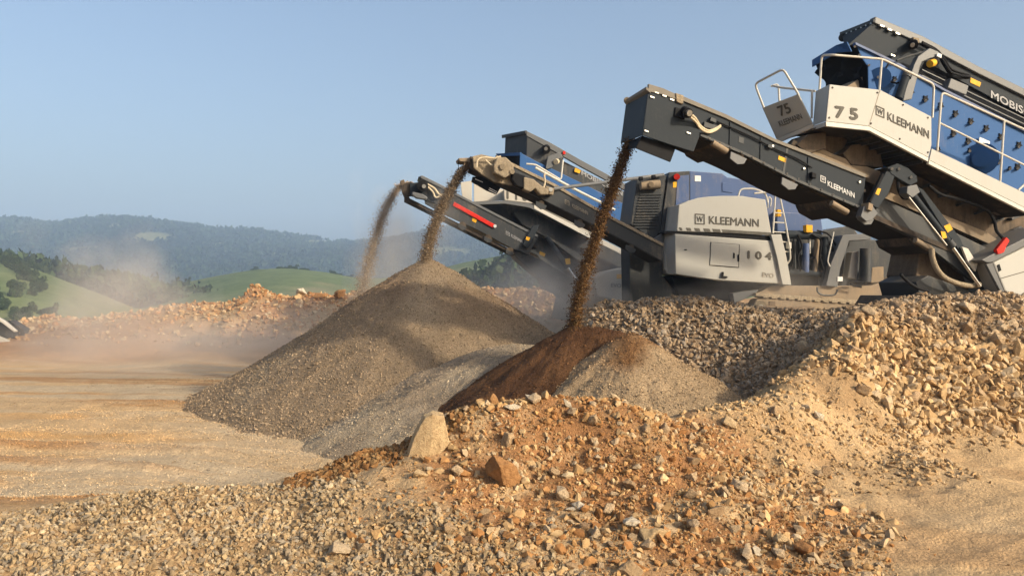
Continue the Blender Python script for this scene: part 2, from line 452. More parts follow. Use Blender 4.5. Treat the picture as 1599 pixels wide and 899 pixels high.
gx = axis([(-70, -30, 4), (-30, -14, 0.8), (-14, -6.5, 0.16), (-6.5, 8.5, 0.055), (8.5, 16, 0.2), (16, 40, 1.5), (40, 76, 5)])
gy = axis([(-25, 3, 2), (3, 5.6, 0.4), (5.6, 13.8, 0.055), (13.8, 24, 0.13), (24, 42, 0.2), (42, 66.5, 1.6)])
def grid_mesh(name, X, Y, Z, mat, colours=None):
    ny, nx = X.shape
    co = np.stack([X, Y, Z], -1).reshape(-1, 3).astype(np.float32)
    i = np.arange(nx * ny).reshape(ny, nx)
    quads = np.stack([i[:-1, :-1], i[:-1, 1:], i[1:, 1:], i[1:, :-1]], -1).reshape(-1, 4)
    return raw_mesh(name, co, quads, mat, colours, True)
def raw_mesh(name, co, faces, mat, colours=None, smooth=False):
    me = bpy.data.meshes.new(name)
    me.vertices.add(len(co)); me.vertices.foreach_set('co', np.ascontiguousarray(co, np.float32).ravel())
    k = faces.shape[1]
    me.loops.add(faces.size); me.loops.foreach_set('vertex_index', np.ascontiguousarray(faces, np.int32).ravel())
    me.polygons.add(len(faces)); me.polygons.foreach_set('loop_start', np.arange(0, faces.size, k, dtype=np.int32))
    if colours is not None:
        a = me.attributes.new('soil', 'FLOAT_COLOR', 'POINT')
        c = np.ones((len(co), 4), np.float32); c[:, :3] = colours.reshape(-1, 3)
        a.data.foreach_set('color', c.ravel())
    me.update(calc_edges=True); me.validate()
    (me.shade_smooth if smooth else me.shade_flat)()
    me.materials.append(M[mat] if isinstance(mat, str) else mat)
    o = bpy.data.objects.new(name, me); COL.objects.link(o)
    return o
SAND = np.array((0.44, 0.31, 0.17)); OCHRE = np.array((0.45, 0.275, 0.115)); GREYG = np.array((0.42, 0.33, 0.215)); BROWN = np.array((0.26, 0.125, 0.05))
RUBBLE = np.array((0.36, 0.27, 0.185)); SHADE_RUB = np.array((0.29, 0.21, 0.14)); ORANGE = np.array((0.38, 0.215, 0.11))
def mixc(a, b, t): return a + (b - a) * t[..., None]
def mound_mask(x, y):
    # the brown rubble mound in front
    d = np.hypot((x - 1.0) / 2.3, (y - 8.2) / 1.9) + fbm(x, y, 0.9) * 0.35
    return sstep(1.05, 0.7, d)
def sandy_gap(x, y):
    # fine sand between the gravel and the rubble mound
    return sstep(1.15, 0.6, np.hypot((x + 1.0) / 0.85, (y - 7.75) / 0.75) + fbm(x, y, 0.5) * 0.5)
def k_gravel(x, y):
    c = 8.25 + 0.12 * np.sin(x * 2) + fbm(x, y, 0.6) * 0.25
    return sstep(c + 0.1, c - 0.25, y) * sstep(0.25, -0.9, x + (y - 7.3) * 1.15 + fbm(x, y, 0.5) * 0.5) * (1 - 0.85 * sandy_gap(x, y))
def k_right(x, y):
    d = (x - 5.0) * 0.55 + (y - 10.9) + fbm(x, y, 0.8) * 0.35
    return sstep(0.0, 0.5, d) * sstep(14.6, 14.0, y) * sstep(3.9, 4.7, x - (y - 11) * -0.05) * sstep(0.5, 0.75, base_h(x, y))
def soil_colour(x, y, h):
    s = fbm(x * 0.22, y * 1.6 + x * 0.12, 1.0, 5, 0.6)          # streaks along the wheel tracks
    s2 = fbm(x * 0.3 + 50, y * 2.4 + x * 0.2, 1.3, 4, 0.6)
    c = np.broadcast_to(SAND, x.shape + (3,)).copy()
    pm = pit_mask(x, y)
    pit = mixc(mixc(np.broadcast_to(SAND, c.shape), GREYG, sstep(-0.1, 0.25, s)), OCHRE, sstep(0.12, 0.45, s2) * 0.8)
    pit = mixc(pit, np.array((0.33, 0.185, 0.08)), streaks(x, y) * 0.8)
    pit = mixc(pit, GREYG * 1.0, 0.8 * sstep(3.4, 1.2, np.hypot((x + 3.4) / 1.7, (y - 13.6) / 1.0) + 2.2 * fbm(x * 0.4, y, 1.2, 4)))
    c = mixc(c, pit * 1.12, pm)
    c = mixc(c, BROWN * 1.1, mound_mask(x, y) * sstep(-0.45, 0.1, fbm(x, y + 77, 0.5, 4)) * 0.9)
    c = mixc(c, np.array((0.36, 0.235, 0.12)), sstep(2.0, 3.0, x) * (1 - pm) * sstep(-0.1, 0.3, fbm(x + 13, y, 0.8, 4)) * (1 - road_mask(x, y)) * 0.8)
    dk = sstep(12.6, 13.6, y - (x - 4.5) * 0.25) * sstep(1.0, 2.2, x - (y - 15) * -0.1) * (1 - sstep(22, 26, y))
    c = mixc(c, SHADE_RUB, dk * 0.85)  # darker base colour stands for the shade lying on this slope
    c = mixc(c, np.array((0.27, 0.175, 0.09)), np.clip(k_gravel(x, y) * 0.8 + k_right(x, y) * 0.8, 0, 0.8))  # dark brown under the stones paints the shade of their gaps
    far = sstep(27, 31, y)
    fb = mixc(np.broadcast_to(SAND * 1.02, c.shape), ORANGE, sstep(-0.25, 0.2, fbm(x * 0.5, y * 1.2, 3.0, 4) + sstep(1.5, 0.6, h) * 0.35))
    c = mixc(c, fb, far)
    return c
gX, gY = np.meshgrid(gx, gy)
gH = H(gX, gY)
gH = gH + fbm(gX, gY, 0.12, 2) * 0.012
ground = grid_mesh('ground', gX, gY, gH, 'ground', soil_colour(gX, gY, gH))
tag(ground, 'sandy quarry floor with berms and haul road', 'ground', kind='structure')

# hills and mountains beyond the quarry
def terrain_mat(name, build):
    m, nt, nd, L, b = nmat(name)
    build(nt, L, b)
    b.inputs['Roughness'].default_value = 0.95; b.inputs['Specular IOR Level'].default_value = 0.1
    return m
def _hill(nt, L, b):
    a = N(nt, 'ShaderNodeAttribute', _attribute_name='soil'); tc = N(nt, 'ShaderNodeTexCoord')
    n = N(nt, 'ShaderNodeTexNoise', Scale=0.12, Detail=9.0, Roughness=0.72); L.new(tc.outputs['Object'], n.inputs['Vector'])
    r = ramp(nt, [(0.35, (0.72, 0.75, 0.7)), (0.68, (1.25, 1.2, 1.15))]); L.new(n.outputs[0], r.inputs[0])
    L.new(mixrgb(nt, 'MULTIPLY', 1.0, a.outputs['Color'], r.outputs[0]), b.inputs['Base Color'])
    bp = N(nt, 'ShaderNodeBump', Strength=0.6, Distance=1.5); L.new(n.outputs[0], bp.inputs['Height']); L.new(bp.outputs[0], b.inputs['Normal'])
M['hill'] = terrain_mat('hill grass', _hill)
M['leaf'] = grainy('far foliage', 'soil', [(0.5, 0.8, 1.0)], var=0.4, nscale=0.35)
def prof(pts, x):
    p = np.array(pts, float)
    return np.interp(x, p[:, 0], p[:, 1])
def smooth_prof(pts, x):
    return (prof(pts, x - 16) + prof(pts, x - 8) + 2 * prof(pts, x) + prof(pts, x + 8) + prof(pts, x + 16)) / 6
HILL_L = [(-1600, 440), (-700, 400), (-250, 395), (0, 408), (50, 419), (100, 438), (160, 460), (230, 490), (330, 520), (500, 560)]
HILL_R = [(-600, 580), (0, 540), (100, 500), (180, 470), (250, 451), (330, 433), (400, 421), (450, 418), (510, 424), (560, 434), (640, 432), (720, 410), (800, 396), (900, 400), (1100, 410), (1600, 420), (2600, 430)]
def hill_h(x, y):
    px = CX + x / y * F
    zl = CZ - (smooth_prof(HILL_L, px) - HY) / F * 300
    zr = CZ - (smooth_prof(HILL_R, px) - HY) / F * 430
    def lobe(top, y0, wf, wb):
        t = np.where(y < y0, sstep(y0 - wf, y0, y), sstep(y0 + wb, y0, y))
        return -16 + (top + 16) * t
    h = np.maximum(lobe(zl, 300, 215, 130), lobe(zr, 430, 270, 200))
    return np.maximum(h, -8.0) + fbm(x, y, 90, 4) * 1.5
hx = np.linspace(-620, 620, 260); hy = np.concatenate([np.linspace(58, 130, 20), np.linspace(134, 640, 150)])
hX, hY = np.meshgrid(hx, hy); hXs = hX * (0.35 + 0.65 * hY / 640) * 1.6
hH = hill_h(hXs, hY)
hH = np.where(hY < 75, np.minimum(hH, -5.5), hH)
GR1, GR2, GR3 = np.array((0.13, 0.165, 0.065)), np.array((0.185, 0.20, 0.09)), np.array((0.25, 0.215, 0.12))  # grass tones paled, part of the distance haze put into the colour
hc = mixc(mixc(np.broadcast_to(GR1, hX.shape + (3,)), GR2, sstep(-0.2, 0.3, fbm(hXs, hY, 60, 5))), GR3, sstep(0.05, 0.45, fbm(hXs + 300, hY, 45, 5, 0.6)) * 0.8)
hills = grid_mesh('hills', hXs, hY, hH, 'hill', hc)
tag(hills, 'rounded green grassy hills beyond the quarry', 'hills', kind='structure')
MT = [(-3000, 380), (-1500, 350), (-500, 365), (-200, 352), (0, 350), (40, 349), (78, 356), (120, 350), (170, 346), (215, 346), (260, 353), (330, 362), (400, 363), (450, 369), (545, 381), (600, 379), (650, 370), (700, 361),
      (760, 358), (850, 362), (1000, 372), (1300, 365), (1700, 360), (2600, 370), (4200, 390)]
def mt_h(x, y):
    px = CX + x / y * F
    top = CZ - (smooth_prof(MT, px) - HY) / F * 1900
    t = sstep(700, 1900, y) * 0.8 + sstep(1000, 1900, y) * 0.2
    t = np.where(y > 1900, 1 - sstep(1900, 2700, y) * 0.9, t)
    g = fbm(x, y * 0.5, 420, 5, 0.55) * 30 * np.sin(np.clip((y - 700) / 1200, 0, 1) * math.pi)
    return -18 + (top + 18) * t + g
mx = np.linspace(-1, 1, 380); my = np.linspace(640, 2700, 120)
mX, mY = np.meshgrid(mx, my); mXs = mX * (900 + mY * 0.75)
mH = mt_h(mXs, mY)
WOOD, CLEAR = np.array((0.022, 0.036, 0.018)), np.array((0.17, 0.17, 0.075))
mpx = CX + mXs / mY * F; mpy = HY - (mH - CZ) / mY * F
cl = np.zeros(mX.shape)
for cx_, cy_, a_, b_ in ((238, 371, 34, 8), (345, 383, 16, 4), (500, 378, 34, 3), (180, 352, 12, 3), (30, 362, 18, 2.5), (120, 388, 40, 3), (430, 396, 24, 2), (700, 392, 40, 5)):
    # clearings lie at fixed places on the slope
    cl = np.maximum(cl, sstep(1.15, 0.75, np.hypot((mpx - cx_) / a_, (mpy - cy_) / b_) + fbm(mXs, mY, 60, 3) * 0.5))
mc = mixc(np.broadcast_to(WOOD, mX.shape + (3,)) * (1 + 0.5 * fbm(mXs, mY, 150, 4))[..., None], CLEAR, cl)
mountains = grid_mesh('mountains', mXs, mY, mH, 'hill', mc)
tag(mountains, 'long dark wooded mountain ridge on the horizon', 'mountains', kind='structure')

# ------------------------------------------------------------------ stones
def hull_template(seed, npts, flat):
    rg = np.random.default_rng(seed)
    v = rg.normal(size=(npts, 3)); v /= np.linalg.norm(v, axis=1)[:, None]
    v *= (0.75 + 0.3 * rg.random((npts, 1))) * np.array((1.0, 0.62 + 0.3 * rg.random(), flat + 0.3 * rg.random()))
    bm = BM()
    for p in v: bm.verts.new(p)
    bmesh.ops.convex_hull(bm, input=bm.verts[:])
    bmesh.ops.delete(bm, geom=[q for q in bm.verts if not q.link_faces], context='VERTS')
    bmesh.ops.triangulate(bm, faces=bm.faces[:])
    bm.verts.index_update()
    co = np.array([q.co[:] for q in bm.verts]); fa = np.array([[q.index for q in f.verts] for f in bm.faces])
    bm.free()
    return co, fa
TPL = [hull_template(100 + i, 9 + i % 9, 0.22 + 0.05 * (i % 8)) for i in range(36)]
TPL_S = [hull_template(300 + i, 7, 0.5) for i in range(16)]
def quat_mats(n, tilt=1.0):
    q = RNG.normal(size=(n, 4))
    if tilt < 1: q[:, 1:3] *= tilt
    q /= np.linalg.norm(q, axis=1)[:, None]
    w, x, y, z = q.T
    return np.stack([np.stack([1 - 2 * (y * y + z * z), 2 * (x * y - z * w), 2 * (x * z + y * w)], -1),
                     np.stack([2 * (x * y + z * w), 1 - 2 * (x * x + z * z), 2 * (y * z - x * w)], -1),
                     np.stack([2 * (x * z - y * w), 2 * (y * z + x * w), 1 - 2 * (x * x + y * y)], -1)], 1)
def stones(name, pos, size, cols, tpl=TPL, tilt=1.0, mat='stone', parent=None):
    """Many loose stones: pos (n,3), size (n) radius, cols (n,3) each stone's own colour."""
    pos = np.asarray(pos); n = len(pos)
    if parent is not None: pos = pos - np.array(root_of(parent).location)
    which = RNG.integers(len(tpl), size=n)
    Rm = quat_mats(n, tilt); sc = size[:, None] * (0.8 + 0.4 * RNG.random((n, 3)))
    V, Fa, C, base = [], [], [], 0
    for t, (co, fa) in enumerate(tpl):
        ix = np.where(which == t)[0]
        if not len(ix): continue
        p = np.einsum('nij,vj->nvi', Rm[ix], co) * sc[ix, None, :] + pos[ix, None, :]
        V.append(p.reshape(-1, 3)); Fa.append((fa[None] + (np.arange(len(ix)) * len(co))[:, None, None] + base).reshape(-1, 3))
        C.append(np.repeat(cols[ix], len(co), 0)); base += len(ix) * len(co)
    o = raw_mesh(name, np.concatenate(V), np.concatenate(Fa), mat, np.concatenate(C))
    if parent is not None: o.parent = parent
    return o
PAL = {
 'tan': [(0.46, 0.32, 0.175), (0.44, 0.30, 0.16), (0.48, 0.35, 0.205), (0.50, 0.39, 0.26), (0.38, 0.25, 0.13), (0.42, 0.295, 0.165)],
 'gravel': [(0.42, 0.325, 0.205), (0.39, 0.29, 0.175), (0.43, 0.34, 0.225), (0.45, 0.38, 0.28), (0.31, 0.27, 0.22), (0.32, 0.235, 0.145), (0.35, 0.265, 0.17), (0.28, 0.23, 0.175)],
 'brown': [(0.35, 0.19, 0.08), (0.31, 0.16, 0.065), (0.38, 0.225, 0.10), (0.41, 0.26, 0.125), (0.28, 0.14, 0.056)],
 'dim': [(0.30, 0.225, 0.155), (0.26, 0.19, 0.125), (0.34, 0.26, 0.185), (0.31, 0.26, 0.21), (0.23, 0.16, 0.10)],
 'orange': [(0.44, 0.29, 0.155), (0.46, 0.33, 0.19), (0.40, 0.22, 0.105), (0.50, 0.38, 0.25), (0.38, 0.20, 0.09), (0.40, 0.245, 0.13)],
}
def pal(key, n, var=0.10):
    p = np.array(PAL[key]) * np.array((1.0, 0.985, 0.92))
    return p[RNG.integers(len(p), size=n)] * (1 + var * RNG.normal(size=(n, 1))).clip(0.7, 1.22)
def sizes(n, a, b, pw=2.2):
    """Radii from a to b, few large ones."""
    return a + (b - a) * RNG.random(n) ** pw
def scatter(n, x0, x1, y0, y1, keep):
    x = RNG.uniform(x0, x1, n); y = RNG.uniform(y0, y1, n)
    k = RNG.random(n) < keep(x, y)
    return x[k], y[k]
def onto(x, y, r, sink=0.25): return np.stack([x, y, H(x, y) + r * (0.45 - sink)], -1)

# coarse gravel spread in front, lower left
x, y = scatter(40000, -7.0, 0.6, 5.6, 8.6, k_gravel)
r = sizes(len(x), 0.008, 0.046, 1.9)
g = stones('gravel', onto(x, y, r), r, pal('gravel', len(x)) * np.array((0.88, 0.85, 0.80)))
tag(g, 'coarse pale crushed gravel spread across the lower left corner', 'gravel', kind='stuff')
# rubble mound in the middle of the foreground
def k_mound(x, y):
    d = np.hypot((x - 1.05) / 2.55, (y - 7.9) / 2.0) + fbm(x, y, 0.7) * 0.3
    return sstep(1.1, 0.8, d) * sstep(-0.1, 0.2, 9.75 - y) * (1 - 0.75 * sandy_gap(x, y))
x, y = scatter(46000, -1.9, 4.0, 5.8, 9.9, k_mound)
u_ = RNG.random(len(x))
r = np.where(u_ < 0.80, sizes(len(x), 0.005, 0.017, 1.3), np.where(u_ < 0.975, sizes(len(x), 0.016, 0.044, 1.8), sizes(len(x), 0.045, 0.085, 1.5)))
c = np.where((RNG.random(len(x)) < np.where(r < 0.02, 0.9, 0.55) + 0.6 * fbm(x, y, 0.9))[:, None], pal('brown', len(x)), pal('tan', len(x)) * 0.92)
g = stones('rubble', onto(x, y, r), r, c)
tag(g, 'small tan and brown stones and clods covering the foreground mound', 'rubble', kind='stuff')
# dark clods along the left shoulder of the mound
t = RNG.random(2600); px_ = 445 + t * 300; 
xx = (px_ - CX) / F * (8.15 + t * 0.9) + RNG.normal(size=2600) * 0.05; yy = 8.25 + t * 0.85 + RNG.normal(size=2600) * 0.16
r = sizes(2600, 0.012, 0.06, 2.4)
g = stones('soil_clods', onto(xx, yy, r), r, pal('brown', 2600) * 0.62)
tag(g, 'dark soil clods along the left crest of the foreground mound', 'soil clods', kind='stuff')
# sandy spill: sparse small stones
def k_spill(x, y):
    return sstep(1.8, 2.8, x) * sstep(0.36, 0.5, base_h(x, y)) * sstep(13.4, 12.4, y) * (0.4 + 0.6 * sstep(-0.1, 0.3, fbm(x, y, 0.7)))
x, y = scatter(40000, 1.6, 7.2, 7.0, 13.6, k_spill)
r = sizes(len(x), 0.006, 0.055, 3.6)
g = stones('pebbles', onto(x, y, r), r, pal('tan', len(x)))
tag(g, 'small stones strewn over the sandy spill right of the mound', 'pebbles', kind='stuff')
# coarse rubble slope at the right
x, y = scatter(30000, 3.8, 10.5, 9.8, 14.8, k_right)
up = sstep(12.4, 13.1, y + fbm(x, y, 0.9) * 0.5)
r = np.where(RNG.random(len(x)) < 0.55, sizes(len(x), 0.012, 0.04, 1.5), sizes(len(x), 0.035, 0.125, 1.9)) * (1 - 0.38 * up)
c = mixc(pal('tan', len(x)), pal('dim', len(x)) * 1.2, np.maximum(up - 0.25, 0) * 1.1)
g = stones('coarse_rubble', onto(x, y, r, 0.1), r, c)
tag(g, 'coarse tan rubble heaped on the slope below the front screening plant', 'rubble', kind='stuff')
# rubble slope between the pad and the brown pile, shade put into its colour
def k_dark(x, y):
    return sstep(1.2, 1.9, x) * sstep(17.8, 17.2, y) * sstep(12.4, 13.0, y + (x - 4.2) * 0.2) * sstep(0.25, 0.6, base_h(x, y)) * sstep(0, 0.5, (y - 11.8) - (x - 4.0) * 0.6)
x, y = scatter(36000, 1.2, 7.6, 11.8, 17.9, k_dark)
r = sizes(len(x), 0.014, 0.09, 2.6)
g = stones('shade_toned_rubble', onto(x, y, r, 0.1), r, pal('dim', len(x)) * 1.05)
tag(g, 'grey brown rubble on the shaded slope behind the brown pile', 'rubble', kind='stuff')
# rubble along the far berm
def k_far(x, y): return sstep(0.25, 0.7, base_h(x, y)) * (0.45 + 0.55 * sstep(0.9, 1.6, base_h(x, y)))
x, y = scatter(17000, -26, 3.5, 30, 38.5, k_far)
r = sizes(len(x), 0.03, 0.17, 3.4)
g = stones('berm_rubble', onto(x, y, r, 0.1), r, pal('orange', len(x)))
tag(g, 'orange tan rubble heaped on the far berm below the green hills', 'rubble', kind='stuff')
# small loose stones lying on the pit floor
x, y = scatter(9000, -12, 0.5, 9.0, 24, lambda x, y: pit_mask(x, y) * sstep(-0.1, 0.3, fbm(x * 0.3, y, 1.5)))
r = sizes(len(x), 0.010, 0.026, 3)
g = stones('loose_chippings', onto(x, y, r), r, pal('gravel', len(x)) * 0.72, TPL_S)
tag(g, 'thin loose chippings scattered across the flat pit floor', 'chippings', kind='stuff')

x, y = scatter(70000, -9.5, 0.5, 9.2, 18.5, lambda x, y: pit_mask(x, y) * (0.35 + 0.65 * sstep(-0.2, 0.2, fbm(x * 0.25, y * 1.3, 1.2, 4))))
r = sizes(len(x), 0.006, 0.020, 2.2)
g = stones('fine_chippings', onto(x, y, r), r, soil_colour(x, y, np.zeros(len(x))) * (0.75 + 0.6 * RNG.random((len(x), 1))), TPL_S)
tag(g, 'fine crushed stone lying loose over the tan pit floor', 'chippings', kind='stuff')
x, y = scatter(5000, 2.0, 8.5, 6.4, 11.5, lambda x, y: road_mask(x, y) * sstep(0.0, 0.35, fbm(x, y, 0.9)))
r = sizes(len(x), 0.005, 0.022, 3)
g = stones('road_grit', onto(x, y, r), r, pal('tan', len(x)) * 0.9, TPL_S)
tag(g, 'small grit strewn over the sandy haul road', 'grit', kind='stuff')

# individual rocks
def rock_mesh(name, seed, flat=0.55, npts=13, cuts=3, rough=0.07):
    rg = np.random.default_rng(seed)
    co, fa = hull_template(seed, npts, flat)
    bm = BM()
    vs = [bm.verts.new(p) for p in co]
    for f in fa: bm.faces.new([vs[i] for i in f])
    bmesh.ops.dissolve_limit(bm, angle_limit=R(14), verts=bm.verts[:], edges=bm.edges[:])
    bmesh.ops.bevel(bm, geom=bm.edges[:], offset=0.055, segments=2, profile=0.6, affect='EDGES', clamp_overlap=True)
    bmesh.ops.triangulate(bm, faces=bm.faces[:])
    for _ in range(cuts):
        long_e = [e for e in bm.edges if e.calc_length() > 0.16]
        if long_e: bmesh.ops.subdivide_edges(bm, edges=long_e, cuts=1)
        bmesh.ops.triangulate(bm, faces=bm.faces[:])
    from mathutils import noise
    off = Vector(rg.random(3) * 50)
    for v in bm.verts:
        n = noise.noise(v.co * 2.6 + off) * rough + noise.noise(v.co * 6.5 + off) * rough * 0.55
        v.co += v.co.normalized() * n
    me = bpy.data.meshes.new(name)
    bmesh.ops.recalc_face_normals(bm, faces=bm.faces[:])
    bm.to_mesh(me); bm.free()
    me.shade_smooth()
    return me
ROCKS = [rock_mesh('rock', 900 + i) for i in range(14)]
for me in ROCKS: me.materials.append(M['rock'])
def rock(x, y, rad, label, group=None, mat=None, me=None, rot=None, sc=(1, 1, 1), sink=0.25, z=None):
    me = me or ROCKS[random.randrange(len(ROCKS))]
    o = bpy.data.objects.new('rock', me); COL.objects.link(o)
    h = float(H(np.array([x]), np.array([y]))[0]) if z is None else z
    o.location = (x, y, h + rad * (0.5 - sink))
    o.rotation_euler = rot or (random.uniform(-.5, .5), random.uniform(-.5, .5), random.uniform(0, 6.28))
    o.scale = [rad * s for s in sc]
    if mat:
        o.data = me.copy(); o.data.materials.clear(); o.data.materials.append(M[mat])
    return tag(o, label, 'rock', group)
def rock_px(px, py, Y, wpx, label, **kw):
    x, _, z = XZ(px, py, Y)
    return rock(x, Y, wpx / 2 / F * Y, label, **kw)
# the ones that stand out
big = rock_mesh('boulder', 4242, 0.7, 10, 4, 0.06)
outl = [(-1.0, -1.1), (-.62, .05), (-.12, .92), (.22, 1.06), (.72, 1.0), (.86, .45), (.98, -.25), (.36, -.95), (-.4, -1.25)]
bm = BM()
for x_, z_ in outl:
    bm.verts.new((x_ * 0.9 + 0.04, -0.42 - 0.12 * (x_ > 0), z_ * 0.9)); bm.verts.new((x_, -0.05, z_)); bm.verts.new((x_ * 0.8, 0.6, z_ * 0.85))
bm.verts.new((0.22, -0.72, 0.1)); bm.verts.new((0.1, -0.68, -0.6))
bmesh.ops.convex_hull(bm, input=bm.verts[:])
bmesh.ops.delete(bm, geom=[q for q in bm.verts if not q.link_faces], context='VERTS')
bmesh.ops.triangulate(bm, faces=bm.faces[:])
for _ in range(4):
    bmesh.ops.subdivide_edges(bm, edges=[e for e in bm.edges if e.calc_length() > 0.11], cuts=1); bmesh.ops.triangulate(bm, faces=bm.faces[:])
from mathutils import noise as mn
for v in bm.verts: v.co += v.co.normalized() * (mn.noise(v.co * 1.6 + Vector((3, 1, 7))) * 0.035 + mn.noise(v.co * 5) * 0.018 + mn.noise(v.co * 13) * 0.010)
bmesh.ops.recalc_face_normals(bm, faces=bm.faces[:])
bm.to_mesh(big); bm.free(); big.shade_smooth(); big.materials.clear(); big.materials.append(M['rock_tan'])
bo = bpy.data.objects.new('boulder', big); COL.objects.link(bo)
bx, by, bz = XZ(666, 682, 8.55)
bo.location = (bx, by, bz); bo.scale = (0.25, 0.22, 0.262); bo.rotation_euler = (0, 0, R(8))
md = bo.modifiers.new('edges', 'EDGE_SPLIT'); md.split_angle = R(20)
tag(bo, 'large upright yellow tan boulder on the left shoulder of the mound', 'boulder')
flat_me = rock_mesh('rock', 5151, 0.75, 12, 4, 0.06); flat_me.materials.append(M['rock_brown'])
rock_px(786, 733, 8.0, 70, 'broad rusty brown rock tilted on the mound below the boulder', me=flat_me, rot=(R(15), R(28), R(10)), sc=(1.15, .8, .75), sink=-0.1)
rock_px(772, 636, 9.05, 26, 'brown upright rock on the very crest of the mound', mat='rock_brown', rot=(0.3, 1.3, 0.3), sink=0.0)
rock_px(800, 650, 8.9, 30, 'smooth pale grey stone just under the mound crest', mat='rock_pale', rot=(0.1, 0.1, 0.2), sc=(1, .8, .8))
rock_px(886, 634, 9.05, 24, 'white sliver of stone sticking up on the crest', mat='rock_pale', rot=(0.2, 0.9, 0.4), sc=(1, .5, .5), sink=-0.1)
rock_px(825, 622, 9.15, 26, 'flat pale stone lying on top of the crest', mat='rock_pale', rot=(0.05, 0.05, 0.1), sc=(1, .7, .5), sink=-0.1)
rock_px(985, 808, 7.25, 40, 'rounded cream stone low on the mound beside a half buried slab', mat='rock_pale', rot=(0, .2, .2), sc=(1, .8, .8))
rock_px(1022, 826, 7.1, 66, 'half buried tan slab low on the mound', mat='rock_tan', rot=(0.3, .1, .4), sc=(1, .9, .6), sink=0.4)
rock_px(655, 742, 8.0, 28, 'blocky tan stone below the boulder', mat='rock_tan', rot=(0, .1, .3))
rock_px(770, 855, 7.0, 34, 'blocky tan stone near the foot of the mound beside a brown one', mat='rock_tan', rot=(0.2, .1, .8))
rock_px(794, 856, 6.98, 28, 'dark red brown stone near the foot of the mound', mat='rock_brown', rot=(0.3, .6, .2))
rock_px(872, 812, 7.2, 26, 'upright rusty flake of rock amid the mound rubble', mat='rock_brown', rot=(1.2, .2, .2), sc=(1, .8, .6))
rock_px(905, 760, 7.65, 34, 'pale angular stone on the middle of the mound', mat='rock_pale', rot=(0.3, .4, .4))
rock_px(892, 767, 7.6, 28, 'narrow white stone lying beside the pale angular one', mat='rock_pale', rot=(0, .1, .1), sc=(1, .45, .4))
rock_px(1183, 872, 6.9, 26, 'whitish rock at the right foot of the mound', mat='rock_pale', rot=(0.3, .6, .4), sink=0.0)
rock_px(1222, 855, 7.1, 42, 'wide tan rock at the right foot beside the whitish one', mat='rock_tan', rot=(0.1, .2, 1.4))
rock_px(1254, 872, 6.95, 40, 'rounded brown rock at the road edge', mat='rock_brown', rot=(0.1, .2, .9), sc=(1, .95, 1), sink=0.0)
rock_px(1592, 545, 12.4, 36, 'tall tan rock standing on the right rubble slope', mat='rock_tan', rot=(0.1, 1.4, 0.2), sc=(1.4, .9, .9), sink=-0.2)
rock_px(1566, 485, 13.2, 24, 'tan block perched on the rubble crest under the white cabinet', mat='rock_tan', sink=-0.2)
rock_px(1138, 665, 9.5, 30, 'tan stone on the narrow saddle of the sandy spill', mat='rock_tan')
rock_px(1275, 660, 10.3, 34, 'pale tan stone at the foot of the coarse rubble', mat='rock_pale', rot=(0, .2, .2), sc=(1, .8, .8))
for px_, py_, w_ in ((370, 452, 60), (398, 448, 50), (510, 468, 40), (535, 466, 46), (455, 468, 36), (480, 472, 34)):
    pass
brk = [(468, 470, 35.2, 34, 'pale broken slab on the far berm right of its peak'), (531, 466, 34.4, 30, 'reddish block at the right end of the far berm'), (118, 494, 37.5, 16, 'round pale rock on the far berm near the dust'),
       (131, 493, 37.5, 14, 'smaller pale rock on the far berm beside a round one'), (500, 470, 34.9, 30, 'cream block between pale slab and reddish block on the far berm')]
for i, (a, b_, Y, w_, lb) in enumerate(brk):
    rock_px(a, b_, Y, w_, lb, mat='rock_brown' if 'reddish' in lb else 'rock_pale', sink=0.0, sc=(1, .9, .7))
# countable mid-sized rocks of the mound and of the right slope
def many(n, keepfn, box, rr, label, group, mind, tries=6000):
    pts = []
    for _ in range(tries):
        if len(pts) >= n: break
        x_ = random.uniform(box[0], box[1]); y_ = random.uniform(box[2], box[3])
        if random.random() > float(keepfn(np.array([x_]), np.array([y_]))[0]): continue
        ra = rr[0] + (rr[1] - rr[0]) * random.random() ** 2
        if any((x_ - a) ** 2 + (y_ - b_) ** 2 < (mind * (ra + c_)) ** 2 for a, b_, c_ in pts): continue
        pts.append((x_, y_, ra))
    for x_, y_, ra in pts: rock(x_, y_, ra, label, group, sink=0.2)
many(150, k_mound, (-1.6, 3.8, 6.2, 9.3), (0.05, 0.125), 'fist to head sized tan rock among many on the foreground mound', 'rocks on the foreground mound', 1.0)
many(100, k_right, (4.2, 9.0, 10.2, 13.4), (0.10, 0.19), 'angular tan block among many on the coarse rubble slope at right', 'blocks on the right rubble slope', 0.9)
many(28, k_spill, (2.4, 6.2, 7.4, 11.5), (0.05, 0.10), 'lone tan rock lying on the sandy spill beside the haul road', 'rocks on the sandy spill', 2.0)

